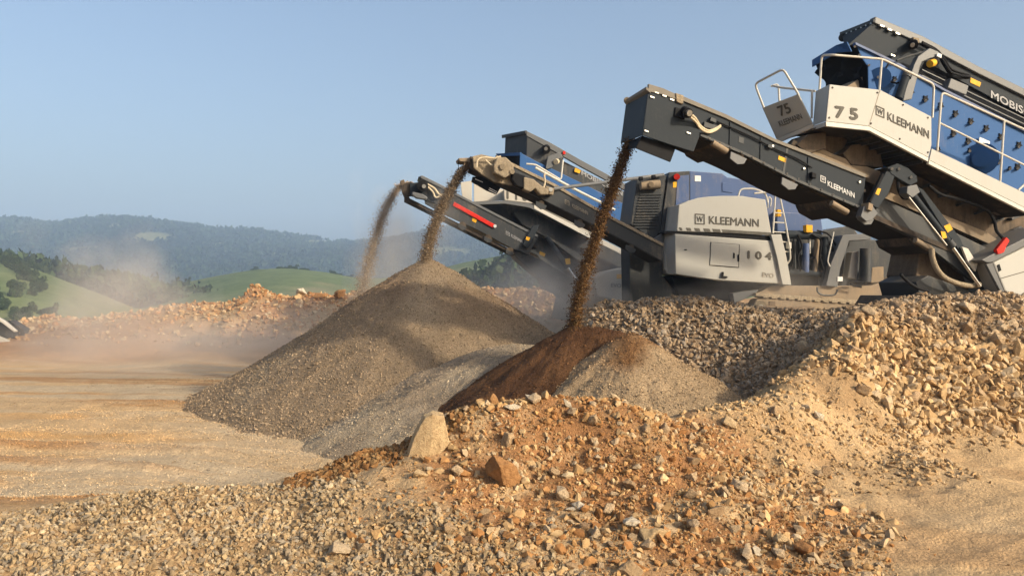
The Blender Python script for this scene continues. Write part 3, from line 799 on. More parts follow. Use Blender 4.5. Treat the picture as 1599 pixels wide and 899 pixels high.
# ------------------------------------------------------------------ piles
def cone_h(x, y, cx, cy, z, slope, tip=0.12):
    d = np.hypot(x - cx, y - cy)
    wob = 1 + 0.06 * fbm(np.arctan2(y - cy, x - cx) * 1.3, d * 0.15, 1.0, 3)
    return z - (np.sqrt(d * d + tip * tip) - tip) * slope * wob
def pile(name, apex, slope, rad, label, colour, grains, gsize, gpal, tip=0.12, flare=0.0, ridge=None, foot=0):
    cx_, cy_, z = apex
    t = thing(name, (cx_, cy_, 0.0), label, 'pile')
    nr, na = 120, 300
    rr = np.linspace(0, 1, nr) ** 0.9 * rad; aa = np.linspace(0, 2 * math.pi, na)
    A, Rr = np.meshgrid(aa, rr)
    x_, y_ = cx_ + Rr * np.cos(A), cy_ + Rr * np.sin(A)
    def hf(x, y):
        h = cone_h(x, y, cx_, cy_, z, slope, tip)
        if ridge is not None:
            # crest drawn out towards a second point, as the belt end wandered
            rx, ry, rz = ridge
            for t_ in (0.25, 0.5, 0.75, 1.0):
                h = np.maximum(h, cone_h(x, y, cx_ + (rx - cx_) * t_, cy_ + (ry - cy_) * t_, z + (rz - z) * t_, slope, tip))
        if flare: h = h + flare * np.maximum(np.hypot(x - cx_, y - cy_) - rad * 0.4, 0) ** 2
        dd = np.hypot(x - cx_, y - cy_); an_ = np.arctan2(y - cy_, x - cx_)
        h = h + fbm(an_ * 6.0, dd * 0.12 + 3, 1.0, 3) * 0.055 * sstep(0.3, 1.5, dd)      # slide runs down the slope
        ramp_ = sstep(0.0, 0.5, np.hypot(x - cx_, y - cy_))
        return h + (fbm(x, y, 0.7, 3) * 0.05 + fbm(x + 31, y, 0.13, 3) * 0.028) * ramp_
    hz = hf(x_, y_)
    base = H(x_, y_)
    hz = np.where(hz < base - 0.15, base - 0.15, hz)
    cl_ = colour(x_, y_, hz)
    o = grid_mesh('heap', x_ - cx_, y_ - cy_, hz, 'pile', cl_)
    o.parent = t
    n = grains
    th = RNG.uniform(0, 2 * math.pi, n); d = rad * np.sqrt(RNG.random(n))
    gx_, gy_ = cx_ + d * np.cos(th), cy_ + d * np.sin(th)
    k = (gy_ < cy_ + 0.35 * rad)
    gx_, gy_ = gx_[k], gy_[k]; gz = hf(gx_, gy_)
    k = gz > H(gx_, gy_) - 0.03
    gx_, gy_, gz = gx_[k], gy_[k], gz[k]
    r_ = sizes(len(gx_), *gsize, 2.5)
    cc = colour(gx_, gy_, gz) * (0.62 + 0.85 * RNG.random((len(gx_), 1)) ** 1.4)
    g_ = stones('loose_grain', np.stack([gx_, gy_, gz + r_ * 0.25], -1), r_, cc, TPL_S, parent=t)
    g_['kind'] = 'stuff'
    if foot:
        th = RNG.uniform(0, 2 * math.pi, foot * 3); d = rad * (0.70 + 0.36 * RNG.random(foot * 3))
        fx, fy = cx_ + d * np.cos(th), cy_ + d * np.sin(th)
        dz_ = hf(fx, fy) - H(fx, fy)
        k = (fy < cy_ + 0.2 * rad) & (dz_ > -0.10) & (dz_ < 0.5); fx, fy = fx[k][:foot], fy[k][:foot]
        fz = np.maximum(hf(fx, fy), H(fx, fy)); r_ = sizes(len(fx), gsize[1] * 0.7, gsize[1] * 1.5, 3)
        f_ = stones('rolled_stones', np.stack([fx, fy, fz + r_ * 0.25], -1), r_, colour(fx, fy, fz) * (0.8 + 0.6 * RNG.random((len(fx), 1))), TPL, parent=t)
        f_['kind'] = 'stuff'
    return t
def c_big(x, y, h):
    return mixc(mixc(np.broadcast_to(np.array((0.285, 0.215, 0.14)), x.shape + (3,)), np.array((0.24, 0.17, 0.11)), sstep(1.6, 3.1, h + fbm(x, y, 1.3) * 0.8)), np.array((0.33, 0.26, 0.175)), sstep(0.1, 0.5, fbm(x, y, 1.8, 4)) * 0.7)
def c_grey(x, y, h):
    return mixc(np.broadcast_to(np.array((0.40, 0.325, 0.225)), x.shape + (3,)), np.array((0.33, 0.26, 0.18)), sstep(-0.2, 0.4, fbm(x, y, 1.0, 4)))
def c_dark(x, y, h):
    return mixc(np.broadcast_to(np.array((0.095, 0.046, 0.021)), x.shape + (3,)), np.array((0.14, 0.07, 0.031)), sstep(-0.1, 0.4, fbm(x, y, 0.8, 4)))  # dark moist soil, colour deepened further for the shade on this cone
def c_old(x, y, h):
    b = mixc(np.broadcast_to(np.array((0.38, 0.28, 0.17)), x.shape + (3,)), np.array((0.20, 0.105, 0.045)), sstep(1.3, 1.85, h + fbm(x, y, 0.6) * 0.5))
    return mixc(b, np.array((0.31, 0.205, 0.11)), sstep(0, 0.45, fbm(x, y, 1.1, 4)) * 0.5)
pile('gravel_pile', XZ(668, 405, 20.0), 0.67, 7.2, 'tall cone of brown grey fine gravel under the middle conveyor', c_big, 95000, (0.013, 0.034), 'dim', tip=0.25, flare=0.037, foot=1600)
pile('gravel_pile', XZ(806, 538, 16.2), 0.43, 4.9, 'low pale grey gravel heap between the tall cone and the dark brown pile', c_grey, 40000, (0.01, 0.026), 'dim', tip=0.7)
pile('soil_pile', XZ(897, 508, 14.3), 0.63, 3.9, 'fresh dark brown soil cone under the nearest falling stream', c_dark, 16000, (0.009, 0.024), 'brown', tip=0.15, flare=0.02, ridge=XZ(962, 518, 13.9), foot=400)
pile('soil_pile', XZ(985, 520, 13.3), 0.68, 3.2, 'drier tan soil pile with rusty top right of the dark brown cone', c_old, 26000, (0.01, 0.026), 'tan', tip=0.18, foot=600)
pile('gravel_pile', XZ(565, 500, 26.0), 0.64, 2.6, 'small far gravel pile hidden behind the tall cone', c_big, 3000, (0.02, 0.03), 'dim')

# ------------------------------------------------------------------ falling material
def stream(name, pts, Y, r0, r1, n, gs, cols, label, width_y=0.25):
    c = curve([Vector(XZ(a, b_, Y)) for a, b_ in pts], 12)
    L_ = np.array([p[:] for p in c]); seg = np.linalg.norm(np.diff(L_, axis=0), axis=1); s = np.concatenate([[0], np.cumsum(seg)]); s /= s[-1]
    t = RNG.random(n)
    p = np.stack([np.interp(t, s, L_[:, i]) for i in range(3)], -1)
    rad = (r0 + (r1 - r0) * t) * np.clip(np.abs(RNG.normal(size=n)) * 0.5, 0, 1.5) * (1 + 0.22 * fbm(t * 40, t * 0, 1.0, 3))
    an = RNG.uniform(0, 2 * math.pi, n)
    p[:, 0] += rad * np.cos(an); p[:, 1] += rad * np.sin(an) * (width_y / r0 if width_y > r0 else 1) + RNG.uniform(-1, 1, n) * (width_y * 0.5)
    p[:, 2] += RNG.normal(size=n) * 0.02
    sz = sizes(n, *gs, 2.0)
    o = stones(name, p, sz, cols(n), TPL_S)
    return tag(o, label, 'falling material', kind='stuff')
stream('falling_soil', [(984, 218), (972, 252), (955, 300), (936, 355), (917, 415), (903, 470), (895, 518)], 14.35, 0.12, 0.16, 34000, (0.008, 0.025), lambda n: pal('brown', n) * (0.18 + 0.28 * RNG.random((n, 1))), 'dark brown soil falling from the front chute', 0.3)
stream('falling_gravel', [(742, 250), (722, 268), (705, 295), (690, 325), (676, 360), (668, 390), (664, 412)], 20.1, 0.13, 0.19, 30000, (0.010, 0.028), lambda n: pal('dim', n) * (0.45 + 0.5 * RNG.random((n, 1))), 'grey brown gravel falling from the middle conveyor', 0.35)
stream('falling_gravel', [(642, 286), (624, 292), (606, 318), (592, 355), (579, 400), (568, 445), (563, 505)], 26.0, 0.18, 0.36, 22000, (0.010, 0.030), lambda n: pal('dim', n) * (1.1 + 0.8 * RNG.random((n, 1))) * np.array((0.95, 1.0, 1.1)), 'thin dusty gravel falling from the farthest conveyor', 0.35)

# ------------------------------------------------------------------ the front screening plant (right edge)
fA = Frame(1295, 14.0, 0.28)
def conveyor_roller(parent, fr, px, py, off0, off1, r, plate=True, lip='grey', size=1.0):
    a, b = fr.P(px, py, off0), fr.P(px, py, off1)
    ro = cyl('return_roller', a, b, r, 'underside', parent, 14)
    if plate:
        s = 10 * size * fr.scale(px) / 89
        pr('roller_bracket', fr, [(px - 1.8 * s, py - 1.0 * s), (px + 2.1 * s, py + 0.8 * s), (px + 1.4 * s, py + 2.0 * s), (px - 0.2 * s, py + 2.1 * s), (px - 2.0 * s, py + 0.7 * s)], off0 - 0.06, 0.03, lip, parent, 0.004)
    return ro
def scraper(parent, fr, px, py, off0, off1, w=30, h=13):
    """Finned guard box across the underside of the belt."""
    bm = prism(BM(), fr, [(px, py), (px + w, py + w * 0.42), (px + w - 2, py + w * 0.42 + h), (px + 6, py + h)], off0 + 0.1, off1 - off0 - 0.1)
    o = obj('scraper_guard', bm, 'underside', parent, 0.01)
    for k in range(6):
        oo = off0 + 0.15 + (off1 - off0 - 0.25) * k / 5
        pr('fin', fr, [(px - 1, py + 1), (px + 7, py + h - 1), (px + 5, py + h + 3), (px - 4, py + 5)], oo, 0.05, 'underside', o, 0.004)
    cyl('guide_roller', fr.P(px + 4, py + 5, off0 - 0.03), fr.P(px + w - 1, py + w * 0.42 + 7, off0 - 0.03), 0.055, 'tan_steel', o, 12)
    return o

T = thing('screening_plant', (8.0, 16.5, 2.05), 'large cream and blue screening plant numbered 75 with its discharge chute nearest the viewer', 'screening plant', None)
# --- discharge conveyor
c0, c1 = 0.30, 1.40
beam = pr('discharge_conveyor', fA, [(1064, 156), (1133, 184), (1211, 222), (1352, 277), (1346, 327), (1245, 284), (1165, 243), (1093, 212), (1062, 199)], c0, 0.09, 'dark', T)
pr('side_beam', fA, [(1064, 156), (1133, 184), (1211, 222), (1352, 277), (1346, 327), (1245, 284), (1165, 243), (1093, 212), (1062, 199)], c1, 0.09, 'dark', beam)
pr('cap_strip', fA, [(1066, 150), (1135, 179), (1211, 217), (1352, 272), (1352, 277.5), (1211, 222.5), (1133, 184.5), (1064, 156.5)], c0 - 0.03, 0.16, 'rust', beam, 0.005)
pr('upper_belt', fA, [(1040, 166), (1352, 296), (1352, 301), (1040, 171)], c0 + 0.1, c1 - c0 - 0.11, 'belt', beam, 0.0)
pr('lower_belt', fA, [(1060, 199), (1093, 210), (1165, 241), (1245, 282), (1346, 326), (1500, 392), (1500, 400), (1346, 334), (1245, 290), (1165, 249), (1093, 217), (1060, 206)], c0 + 0.1, c1 - c0 - 0.11, 'belt', beam, 0.0)
pr('skirt_plate', fA, [(1240, 218), (1262, 232), (1360, 272), (1358, 280), (1260, 240), (1236, 226)], c0 + 0.25, 0.04, 'tan_steel', beam)
pr('skirt_plate', fA, [(1268, 226), (1300, 240), (1375, 268), (1375, 292), (1268, 246)], c0 + 0.32, 0.04, 'tan_steel', beam)
for q, m in (((1222, 248, 11, 6), 'yellow'),):
    pr('warning_label', fA, [(q[0] - 6, q[1] - 5), (q[0] + 6, q[1]), (q[0] + 5, q[1] + 6), (q[0] - 7, q[1] + 1)], c0 - 0.006, 0.004, m, beam, 0)
pr('inspection_plate', fA, [(1154, 213), (1162, 216), (1161, 225), (1153, 222)], c0 - 0.008, 0.006, 'dark_dusty', beam, 0.002)
for bx_, by_ in ((1207, 228), (1256, 263), (1343, 284)):
    pr('splice_bolt', fA, rectpx(bx_ - 1.6, by_ - 1.6, bx_ + 1.6, by_ + 1.6), c0 - 0.03, 0.03, 'steel', beam, 0.003)
pr('seam_plate', fA, [(1228, 231), (1231, 232), (1225, 271), (1222, 270)], c0 - 0.006, 0.005, 'dark_dusty', beam, 0)
pr('work_lamp', fA, [(1268, 268), (1275, 271), (1275, 279), (1268, 277)], c0 - 0.09, 0.08, 'black', beam, 0.01)
emblem(fA, (1281, 283), (1289, 286.5), 9.5, c0 - 0.004, 'letter_white', beam)
text('lettering', 'KLEEMANN', fA, (1292, 290.5), (1334, 309.5), 8.5, c0 - 0.004, 'letter_white', beam, 0.02)
pr('bottom_flange', fA, [(1094, 208), (1165, 238.5), (1245, 279.5), (1346, 322.5), (1346, 327), (1245, 284), (1165, 243), (1094, 212.5)], c0 - 0.05, 0.06, 'dark_dusty', beam, 0.004)
for k in range(14):
    t_ = (k + 0.5) / 14
    q = lerp2((1100, 212.5), (1165, 240.5), t_ / 0.28) if t_ < 0.28 else lerp2((1165, 240.5), (1346, 324.5), (t_ - 0.28) / 0.72)
    cyl('flange_bolt', fA.P(q[0], q[1] + .4, c0 - 0.07), fA.P(q[0], q[1] + .4, c0 - 0.03), 0.016, 'steel', beam, 8)
for q in (1140, 1188, 1262):
    y0 = float(np.interp(q, [1064, 1133, 1211, 1352], [156, 184, 222, 277])); y1 = float(np.interp(q, [1093, 1165, 1245, 1346], [212, 243, 284, 327]))
    pr('stiffener', fA, [(q, y0 + 3), (q + 2.2, y0 + 4), (q + 1.2, y1 - 4), (q - 1, y1 - 5)], c0 - 0.018, 0.02, 'dark', beam, 0.002)
obj('cable', tube(BM(), curve([fA.P(a, b_, c0 - 0.03) for a, b_ in ((1120, 190), (1150, 203), (1180, 217), (1211, 233), (1245, 248), (1268, 262))], 6), 0.014, 8), 'black', beam, smooth=True)
for q, w_, h_ in ((1110, 9, 6), (1200, 7, 5)):
    y0 = float(np.interp(q, [1064, 1133, 1211, 1352], [156, 184, 222, 277])) + 8
    pr('junction_box', fA, [(q, y0), (q + w_, y0 + w_ * .42), (q + w_ - 1, y0 + h_ + w_ * .42), (q - 1, y0 + h_)], c0 - 0.06, 0.06, 'dark_dusty', beam, 0.006)
# chute guard over the head drum
hx0 = c0 - 0.12; hx1 = c1 + 0.12
head = pr('head_chute', fA, [(1018, 143), (1067, 158), (1093, 200), (1092, 214), (1083, 237), (1044, 225), (1003, 211), (1011, 152)], hx0, 0.03, 'dark', beam, 0.006)
LT, LB = fA.P(1012, 146, hx0), fA.P(1003, 211, hx0)
FT, FB = fA.P(977, 164, hx1 + .1), fA.P(969, 224, hx1 + .1)
slab(bm := BM(), [LT, LB, FB, FT], fA.u * 0.03)
obj('end_plate', bm, 'dark', head, 0.006)
pr('back_plate', fA, [(1018, 143), (1067, 158), (1093, 200), (1092, 214), (1083, 237), (1044, 225), (1003, 211), (1011, 152)], hx1, 0.03, 'dark', head, 0.006)
slab(bm := BM(), [fA.P(1009, 140, hx0 - .03), fA.P(1016, 146, hx0 - .03), fA.P(981, 168, hx1 + .13), fA.P(975, 161, hx1 + .13)], (0.0, 0, 0.05))
obj('rim', bm, 'rust', head, 0.006)
pr('top_rim', fA, [(1013, 131), (1036, 138), (1067, 152), (1067, 160), (1036, 148), (1013, 143)], hx0 - 0.02, 0.06, 'rust', head, 0.006)
cyl('rim_roller', fA.P(979, 157, hx1 - 0.1), fA.P(979, 157, hx1 + 0.16), 0.06, 'caked', head)
pr('rubber_flap', fA, [(1003, 212), (1056, 229), (1047, 253), (992, 231)], hx0 + 0.10, 0.03, 'black', head, 0.004)
slab(bm := BM(), [fA.P(1003, 212, hx0 + 0.1), fA.P(992, 231, hx0 + .1), fA.P(972, 236, hx1), fA.P(972, 226, hx1)], fA.u * 0.02)
obj('rubber_flap', bm, 'rubber', head)
pr('rubber_flap', fA, [(1003, 212), (1056, 229), (1047, 253), (992, 231)], hx1 - 0.1, 0.03, 'rubber', head, 0.004)
for bx_, by_ in ((1026, 144), (1038, 149), (1050, 155), (1076, 207), (1019, 151), (1010, 204)):
    pr('bolt_plate', fA, [(bx_ - 3.5, by_ - 1.6), (bx_ + 3, by_ + .6), (bx_ + 3, by_ + 3), (bx_ - 3.5, by_ + 1)], hx0 - 0.02, 0.018, 'steel', head, 0.003)
cyl('head_drum', fA.P(1048, 182, c0 + 0.1), fA.P(1048, 182, c1 - 0.1), 0.17, 'belt', beam, 20)
pr('bearing_block', fA, [(1055, 145), (1068, 149), (1067, 163), (1057, 159)], c0 - 0.16, 0.14, 'caked', beam, 0.012)
mot = cyl('drive_motor', fA.P(1074, 177, c0 - 0.30), fA.P(1066, 172, c0 + 0.02), 0.085, 'black', beam)
pr('flange', fA, [(1055, 167), (1071, 172), (1070, 187), (1053, 181)], c0 - 0.15, 0.10, 'black', mot, 0.012)
cyl('shaft_end', fA.P(1077, 177, c0 - 0.35), fA.P(1071, 175, c0 - 0.22), 0.05, 'steel', mot)
for dz in (0, 5):
    pts = [fA.P(1078, 178 + dz, c0 - 0.28), fA.P(1086, 185 + dz, c0 - 0.2), fA.P(1094, 197 + dz * .8, c0 - 0.12), fA.P(1106, 204 + dz * .6, c0 - 0.08), fA.P(1117, 201 + dz * .5, c0 - 0.06), fA.P(1125, 196 + dz * .3, c0 - 0.03)]
    obj('hydraulic_hose', tube(BM(), curve(pts, 6), 0.019, 8), 'hose_cream', beam, smooth=True)
pr('hose_clamp', fA, [(1100, 190), (1122, 197), (1119, 204), (1099, 198)], c0 - 0.04, 0.04, 'dark_dusty', beam, 0.006)
conveyor_roller(beam, fA, 1153, 243, c0, c1, 0.09, True, 'grey', 0.62)
conveyor_roller(beam, fA, 1233, 283, c0, c1, 0.09, True, 'grey', 0.62)
conveyor_roller(beam, fA, 1352, 338, c0, c1, 0.09, True, 'grey', 0.62)
scraper(beam, fA, 1108, 218, c0, c1, 28, 12)
scraper(beam, fA, 1294, 312, c0, c1, 30, 13)
scraper(beam, fA, 1425, 370, c0, c1, 30, 13)
pr('clamp_arm', fA, [(1349, 322), (1362, 320), (1371, 333), (1362, 344), (1353, 346), (1344, 338)], c0 - 0.16, 0.14, 'grey', beam, 0.01)
pr('pivot_pin', fA, [(1357, 316), (1364, 319), (1362, 330), (1355, 327)], c0 - 0.22, 0.2, 'tan_steel', beam, 0.01)
# lower section running into the machine
pr('tail_section', fA, [(1368, 318), (1382, 312), (1440, 338), (1560, 396), (1590, 430), (1560, 470), (1530, 446), (1440, 378), (1366, 342)], c0 + 0.12, 0.10, 'dark_dusty', beam)
pr('tail_section', fA, [(1368, 318), (1382, 312), (1440, 338), (1560, 396), (1590, 430), (1560, 470), (1530, 446), (1440, 378), (1366, 342)], c1 - 0.1, 0.10, 'dark', beam)
pr('tail_cover', fA, [(1380, 296), (1440, 322), (1540, 362), (1570, 382), (1570, 392), (1440, 334), (1378, 308)], c0 + 0.3, 0.06, 'tan_steel', beam)
pr('belt_guard', fA, [(1440, 380), (1460, 388), (1560, 450), (1545, 470), (1448, 462), (1430, 430)], c0 + 0.5, 0.8, 'underside', beam, 0.02)

# --- lift cylinders and brackets
br = pr('hanger_bracket', fA, [(1386, 262), (1402, 255), (1418, 262), (1432, 275), (1433, 284), (1422, 290), (1408, 282), (1392, 272)], c0 - 0.10, 0.12, 'dark', T, 0.012)
for bx_, by_ in ((1393, 264), (1404, 264), (1423, 277)):
    cyl('pivot_pin', fA.P(bx_, by_, c0 - 0.14), fA.P(bx_, by_, c0 + 0.06), 0.026, 'steel', br, 12)
lk = pr('support_link', fA, [(1384, 268), (1401, 266), (1388, 302), (1371, 326), (1358, 318), (1372, 290)], c0 - 0.09, 0.14, 'dark', T, 0.015)
pr('warning_label', fA, [(1369, 293), (1376, 295), (1372, 305), (1366, 302)], c0 - 0.097, 0.004, 'yellow', lk, 0)
cyl('link_rod', fA.P(1378, 272, c0 - .15), fA.P(1358, 315, c0 - .15), 0.028, 'black', lk, 12)
lc = cyl('lift_cylinder', fA.P(1423, 302, c0 - 0.2), fA.P(1483, 380, c0 - 0.2), 0.062, 'dark', T, 18)
cyl('piston_rod', fA.P(1483, 380, c0 - 0.2), fA.P(1530, 447, c0 - 0.2), 0.034, 'chrome', lc, 16)
cyl('cylinder_collar', fA.P(1480, 376, c0 - 0.2), fA.P(1487, 385, c0 - 0.2), 0.078, 'dark_dusty', lc, 18)
cyl('feed_pipe', fA.P(1419, 308, c0 - 0.25), fA.P(1478, 383, c0 - 0.25), 0.018, 'steel', lc, 10)
pr('cylinder_lug', fA, [(1417, 291), (1432, 288), (1437, 300), (1425, 309), (1416, 302)], c0 - 0.27, 0.2, 'grey', lc, 0.012)
pr('warning_label', fA, [(1469, 361), (1476, 362), (1479, 371), (1472, 373)], c0 - 0.273, 0.006, 'yellow', lc, 0)
st = pr('lift_strut', fA, [(1431, 290), (1442, 296), (1500, 372), (1503, 380), (1522, 402), (1528, 428), (1520, 430), (1505, 404), (1493, 384), (1484, 372), (1470, 352)], c0 - 0.02, 0.10, 'dark', T, 0.012)
pr('warning_label', fA, [(1474, 353), (1483, 349), (1488, 358), (1480, 363)], c0 - 0.026, 0.005, 'yellow', st, 0)
pr('strut_shoe', fA, [(1502, 385), (1512, 388), (1527, 412), (1524, 424), (1512, 410)], c0 - 0.08, 0.05, 'rail', st, 0.01)
pts = [(1455, 388), (1456, 402), (1463, 420), (1476, 434), (1497, 443), (1515, 446), (1530, 444)]
obj('armoured_hose', tube(BM(), curve([fA.P(a, b_, c0 - 0.12) for a, b_ in pts], 8), 0.05, 10), 'caked', T, smooth=True)
for pts in ([(1402, 282), (1403, 296), (1409, 308), (1416, 310)], [(1450, 290), (1470, 304), (1500, 312), (1540, 328), (1552, 344), (1556, 360), (1566, 372)], [(1406, 428), (1418, 440), (1434, 450), (1450, 454)]):
    obj('hydraulic_hose', tube(BM(), curve([fA.P(a, b_, c0 - 0.03) for a, b_ in pts], 7), 0.03, 8), 'black', T, smooth=True)

# --- body between conveyor and walkway
body = pr('main_frame', fA, [(1380, 262), (1452, 252), (1640, 340), (1640, 420), (1560, 396), (1440, 338), (1392, 318)], 0.75, 1.6, 'underside', T, 0.02)
for k in range(9):
    a = lerp2((1418, 258), (1600, 348), k / 9)
    pr('frame_rib', fA, [(a[0], a[1] + 2), (a[0] + 17, a[1] - 5), (a[0] + 18, a[1] - 1), (a[0] + 1, a[1] + 6)], 0.62, 0.12, 'dark_dusty', body, 0.006)
for k in range(6):
    a = lerp2((1440, 292), (1610, 372), k / 6)
    pr('frame_rib', fA, [(a[0], a[1]), (a[0] + 14, a[1] - 6), (a[0] + 15, a[1] - 3), (a[0] + 1, a[1] + 3)], 0.66, 0.08, 'dark_dusty', body, 0.006)
pr('frame_plate', fA, [(1316, 240), (1330, 226), (1372, 222), (1380, 262), (1330, 258)], 0.6, 1.4, 'underside', body, 0.02)
pr('frame_plate', fA, [(1545, 326), (1562, 320), (1580, 328), (1563, 336)], 0.6, 0.1, 'tan_steel', body, 0.006)

# --- walkway: cream panel with chamfered nose, kick board, floor
w1 = 0.03
panel = pr('walkway_panel', fA, [(1295.6, 132), (1374.6, 140.5), (1454.6, 182.4), (1454.6, 227), (1450, 246), (1357, 197), (1290, 189.5)], 0.0, w1, 'white', T, 0.008)
nose = [fA.P(1295.6, 132, 0), fA.P(1290, 189.5, 0), fA.P(1271, 196, 0.42), fA.P(1275.6, 142, 0.42)]
slab(bm := BM(), nose, fA.d * 0.03)
obj('nose_plate', bm, 'white', panel, 0.006)
pr('bottom_lip', fA, [(1290, 190), (1357, 197.5), (1450, 246.5), (1449, 252.5), (1357, 204), (1290, 197)], -0.012, 0.06, 'rail', panel, 0.004)
slab(bm := BM(), [fA.P(1290, 190, -.012), fA.P(1290, 197, -.012), fA.P(1270.5, 203, .42), fA.P(1271, 196.5, .42)], fA.d * 0.04)
obj('bottom_lip', bm, 'rail', panel, 0.004)
text('lettering', '7 5', fA, (1303, 184), (1340, 188.5), 19, -0.002, 'letter_grey', panel, 0.045)
emblem(fA, (1367.5, 179.5), (1381, 185), 15, -0.002, 'letter_grey', panel)
text('lettering', 'KLEEMANN', fA, (1385.5, 187.5), (1450.5, 217), 13, -0.002, 'letter_grey', panel, 0.02)
kb = pr('kick_board', fA, [(1455, 232), (1610, 306), (1610, 329), (1451, 250)], 0.006, 0.03, 'white', T, 0.006)
pr('bottom_lip', fA, [(1451, 250.5), (1610, 329.5), (1610, 336), (1450, 256)], -0.01, 0.06, 'rail', kb, 0.004)
for q in ((1300, 137), (1370, 145), (1449, 184), (1449, 238), (1360, 193), (1295, 184), (1410, 164), (1405, 217)):
    cyl('panel_bolt', fA.P(q[0], q[1], -0.012), fA.P(q[0], q[1], 0.01), 0.018, 'rust', panel, 8)
pr('panel_seam', fA, [(1373.6, 141), (1374.8, 141.4), (1357.6, 196.6), (1356.6, 196.4)], -0.003, 0.004, 'letter_faint', panel, 0)
# floor seen from below
fl = [fA.P(1290, 197, 0.05), fA.P(1357, 204, 0.05), fA.P(1449, 252, 0.05), fA.P(1610, 336, 0.05)]
bk = [p + fA.d * 0.95 for p in fl]
slab(bm := BM(), [fl[0], fl[1], bk[1], bk[0]], (0, 0, 0.03)); slab(bm, [fl[1], fl[2], bk[2], bk[1]], (0, 0, 0.03)); slab(bm, [fl[2], fl[3], bk[3], bk[2]], (0, 0, 0.03))
slab(bm, [fA.P(1290, 197, .05), fA.P(1271, 203, .45), fA.P(1212, 222, 1.05), fA.P(1300, 197, 1.0)], (0, 0, 0.03))
fo = obj('walkway_floor', bm, 'underside', T)
for k in range(7):
    t = (k + 0.5) / 7
    a = fl[1].lerp(fl[2], t)
    slab(bm := BM(), [a + fA.d * 0.05, a + fA.d * 0.9, a + fA.d * 0.9 + Vector((0, 0, -.06)), a + fA.d * 0.05 + Vector((0, 0, -.06))], fA.u * 0.03)
    obj('cross_bar', bm, 'dark_dusty', fo)
pr('end_support', fA, [(1262, 238), (1282, 215), (1310, 204), (1330, 206), (1318, 232), (1290, 246)], 0.75, 0.08, 'underside', fo, 0.01)
pr('end_support', fA, [(1244, 226), (1262, 210), (1290, 206), (1290, 232), (1262, 240)], 0.5, 0.5, 'underside', fo, 0.01)
# tilted end panel with the repeated number
E = [fA.P(1190, 168.5, 1.02), fA.P(1246, 147, 0.40), fA.P(1268, 193, 0.42), fA.P(1212, 217, 1.04)]
slab(bm := BM(), E, fA.u * 0.03)
ep = obj('end_panel', bm, 'white', T, 0.006)
slab(bm := BM(), [E[3] + Vector((0, 0, -.005)), E[2] + Vector((0, 0, -.005)), E[2] + Vector((0.03, 0, -.07)), E[3] + Vector((0.03, 0, -.07))], fA.u * 0.04)
obj('bottom_lip', bm, 'rail', ep, 0.004)
nE = -((E[1] - E[0]).cross(E[3] - E[0]).normalized())
nE = nE if nE.dot(Vector((0, 0, CZ)) - E[0] + Vector((0, 0, 0))) > 0 else -nE
def EP(u, v): return E[0] + (E[1] - E[0]) * u + (E[3] - E[0]) * v + nE * 0.004
text('lettering', '75', fA, None, None, 0, 0, 'letter_grey', ep, 0.03, quad=(EP(.36, .43), EP(.68, .43), EP(.36, .12)))
text('lettering', 'KLEEMANN', fA, None, None, 0, 0, 'letter_grey', ep, 0.0, quad=(EP(.24, .70), EP(.86, .70), EP(.24, .53)))
rail('handrail', fA, [(1193, 169, 1.0), (1178.5, 131, 1.0), (1223, 107.5, 0.42), (1247, 148, 0.42)], T)
rail('handrail', fA, [(1217, 158, 1.45), (1215.5, 131, 1.45), (1204, 135, 1.5)], T)
rail('handrail', fA, [(1206, 134, 1.3), (1220, 137, 1.1), (1273, 142.5, 0.44)], T)
rail('handrail', fA, [(1268, 142, 0.46), (1267.5, 185, 0.46)], T)
hr = rail('handrail', fA, [(1279.5, 142, 0.36), (1283, 86.5, 0.36), (1300, 86, 0.05), (1378, 92.5, 0.05), (1458.5, 132, 0.05), (1456, 184, 0.05)], T)
rail('post', fA, [(1377, 92.5, 0.05), (1373, 141, 0.05)], hr)
hr = rail('handrail', fA, [(1463.5, 236, 0.05), (1470.5, 144, 0.05), (1612, 208, 0.05)], T)
rail('mid_rail', fA, [(1467, 192, 0.05), (1612, 264, 0.05)], hr, r=0.018)
rail('post', fA, [(1568, 189, 0.05), (1561.5, 284, 0.05)], hr)
rail('brace', fA, [(1590, 297, 0.08), (1604, 284, 0.08)], hr)

# --- blue screen box
sb = pr('screen_box', fA, [(1336, 68), (1394, 96), (1432, 116), (1477, 142), (1625, 216), (1625, 345), (1560, 310), (1450, 250), (1380, 215), (1356, 150), (1355, 104), (1345, 90)], 0.85, 1.25, 'blue', T, 0.02)
sb.data.materials.append(M['rubber'])
for p_ in sb.data.polygons:
    if p_.normal.dot(fA.u) < -0.55: p_.material_index = 1          # the feed end is rubber lined
pr('top_flange', fA, [(1336, 66), (1394, 93.5), (1432, 113.5), (1477, 139.5), (1625, 213.5), (1625, 218), (1477, 143.5), (1432, 117.5), (1394, 97.5), (1336, 70)], 0.80, 0.08, 'blue_dusty', sb, 0.004)
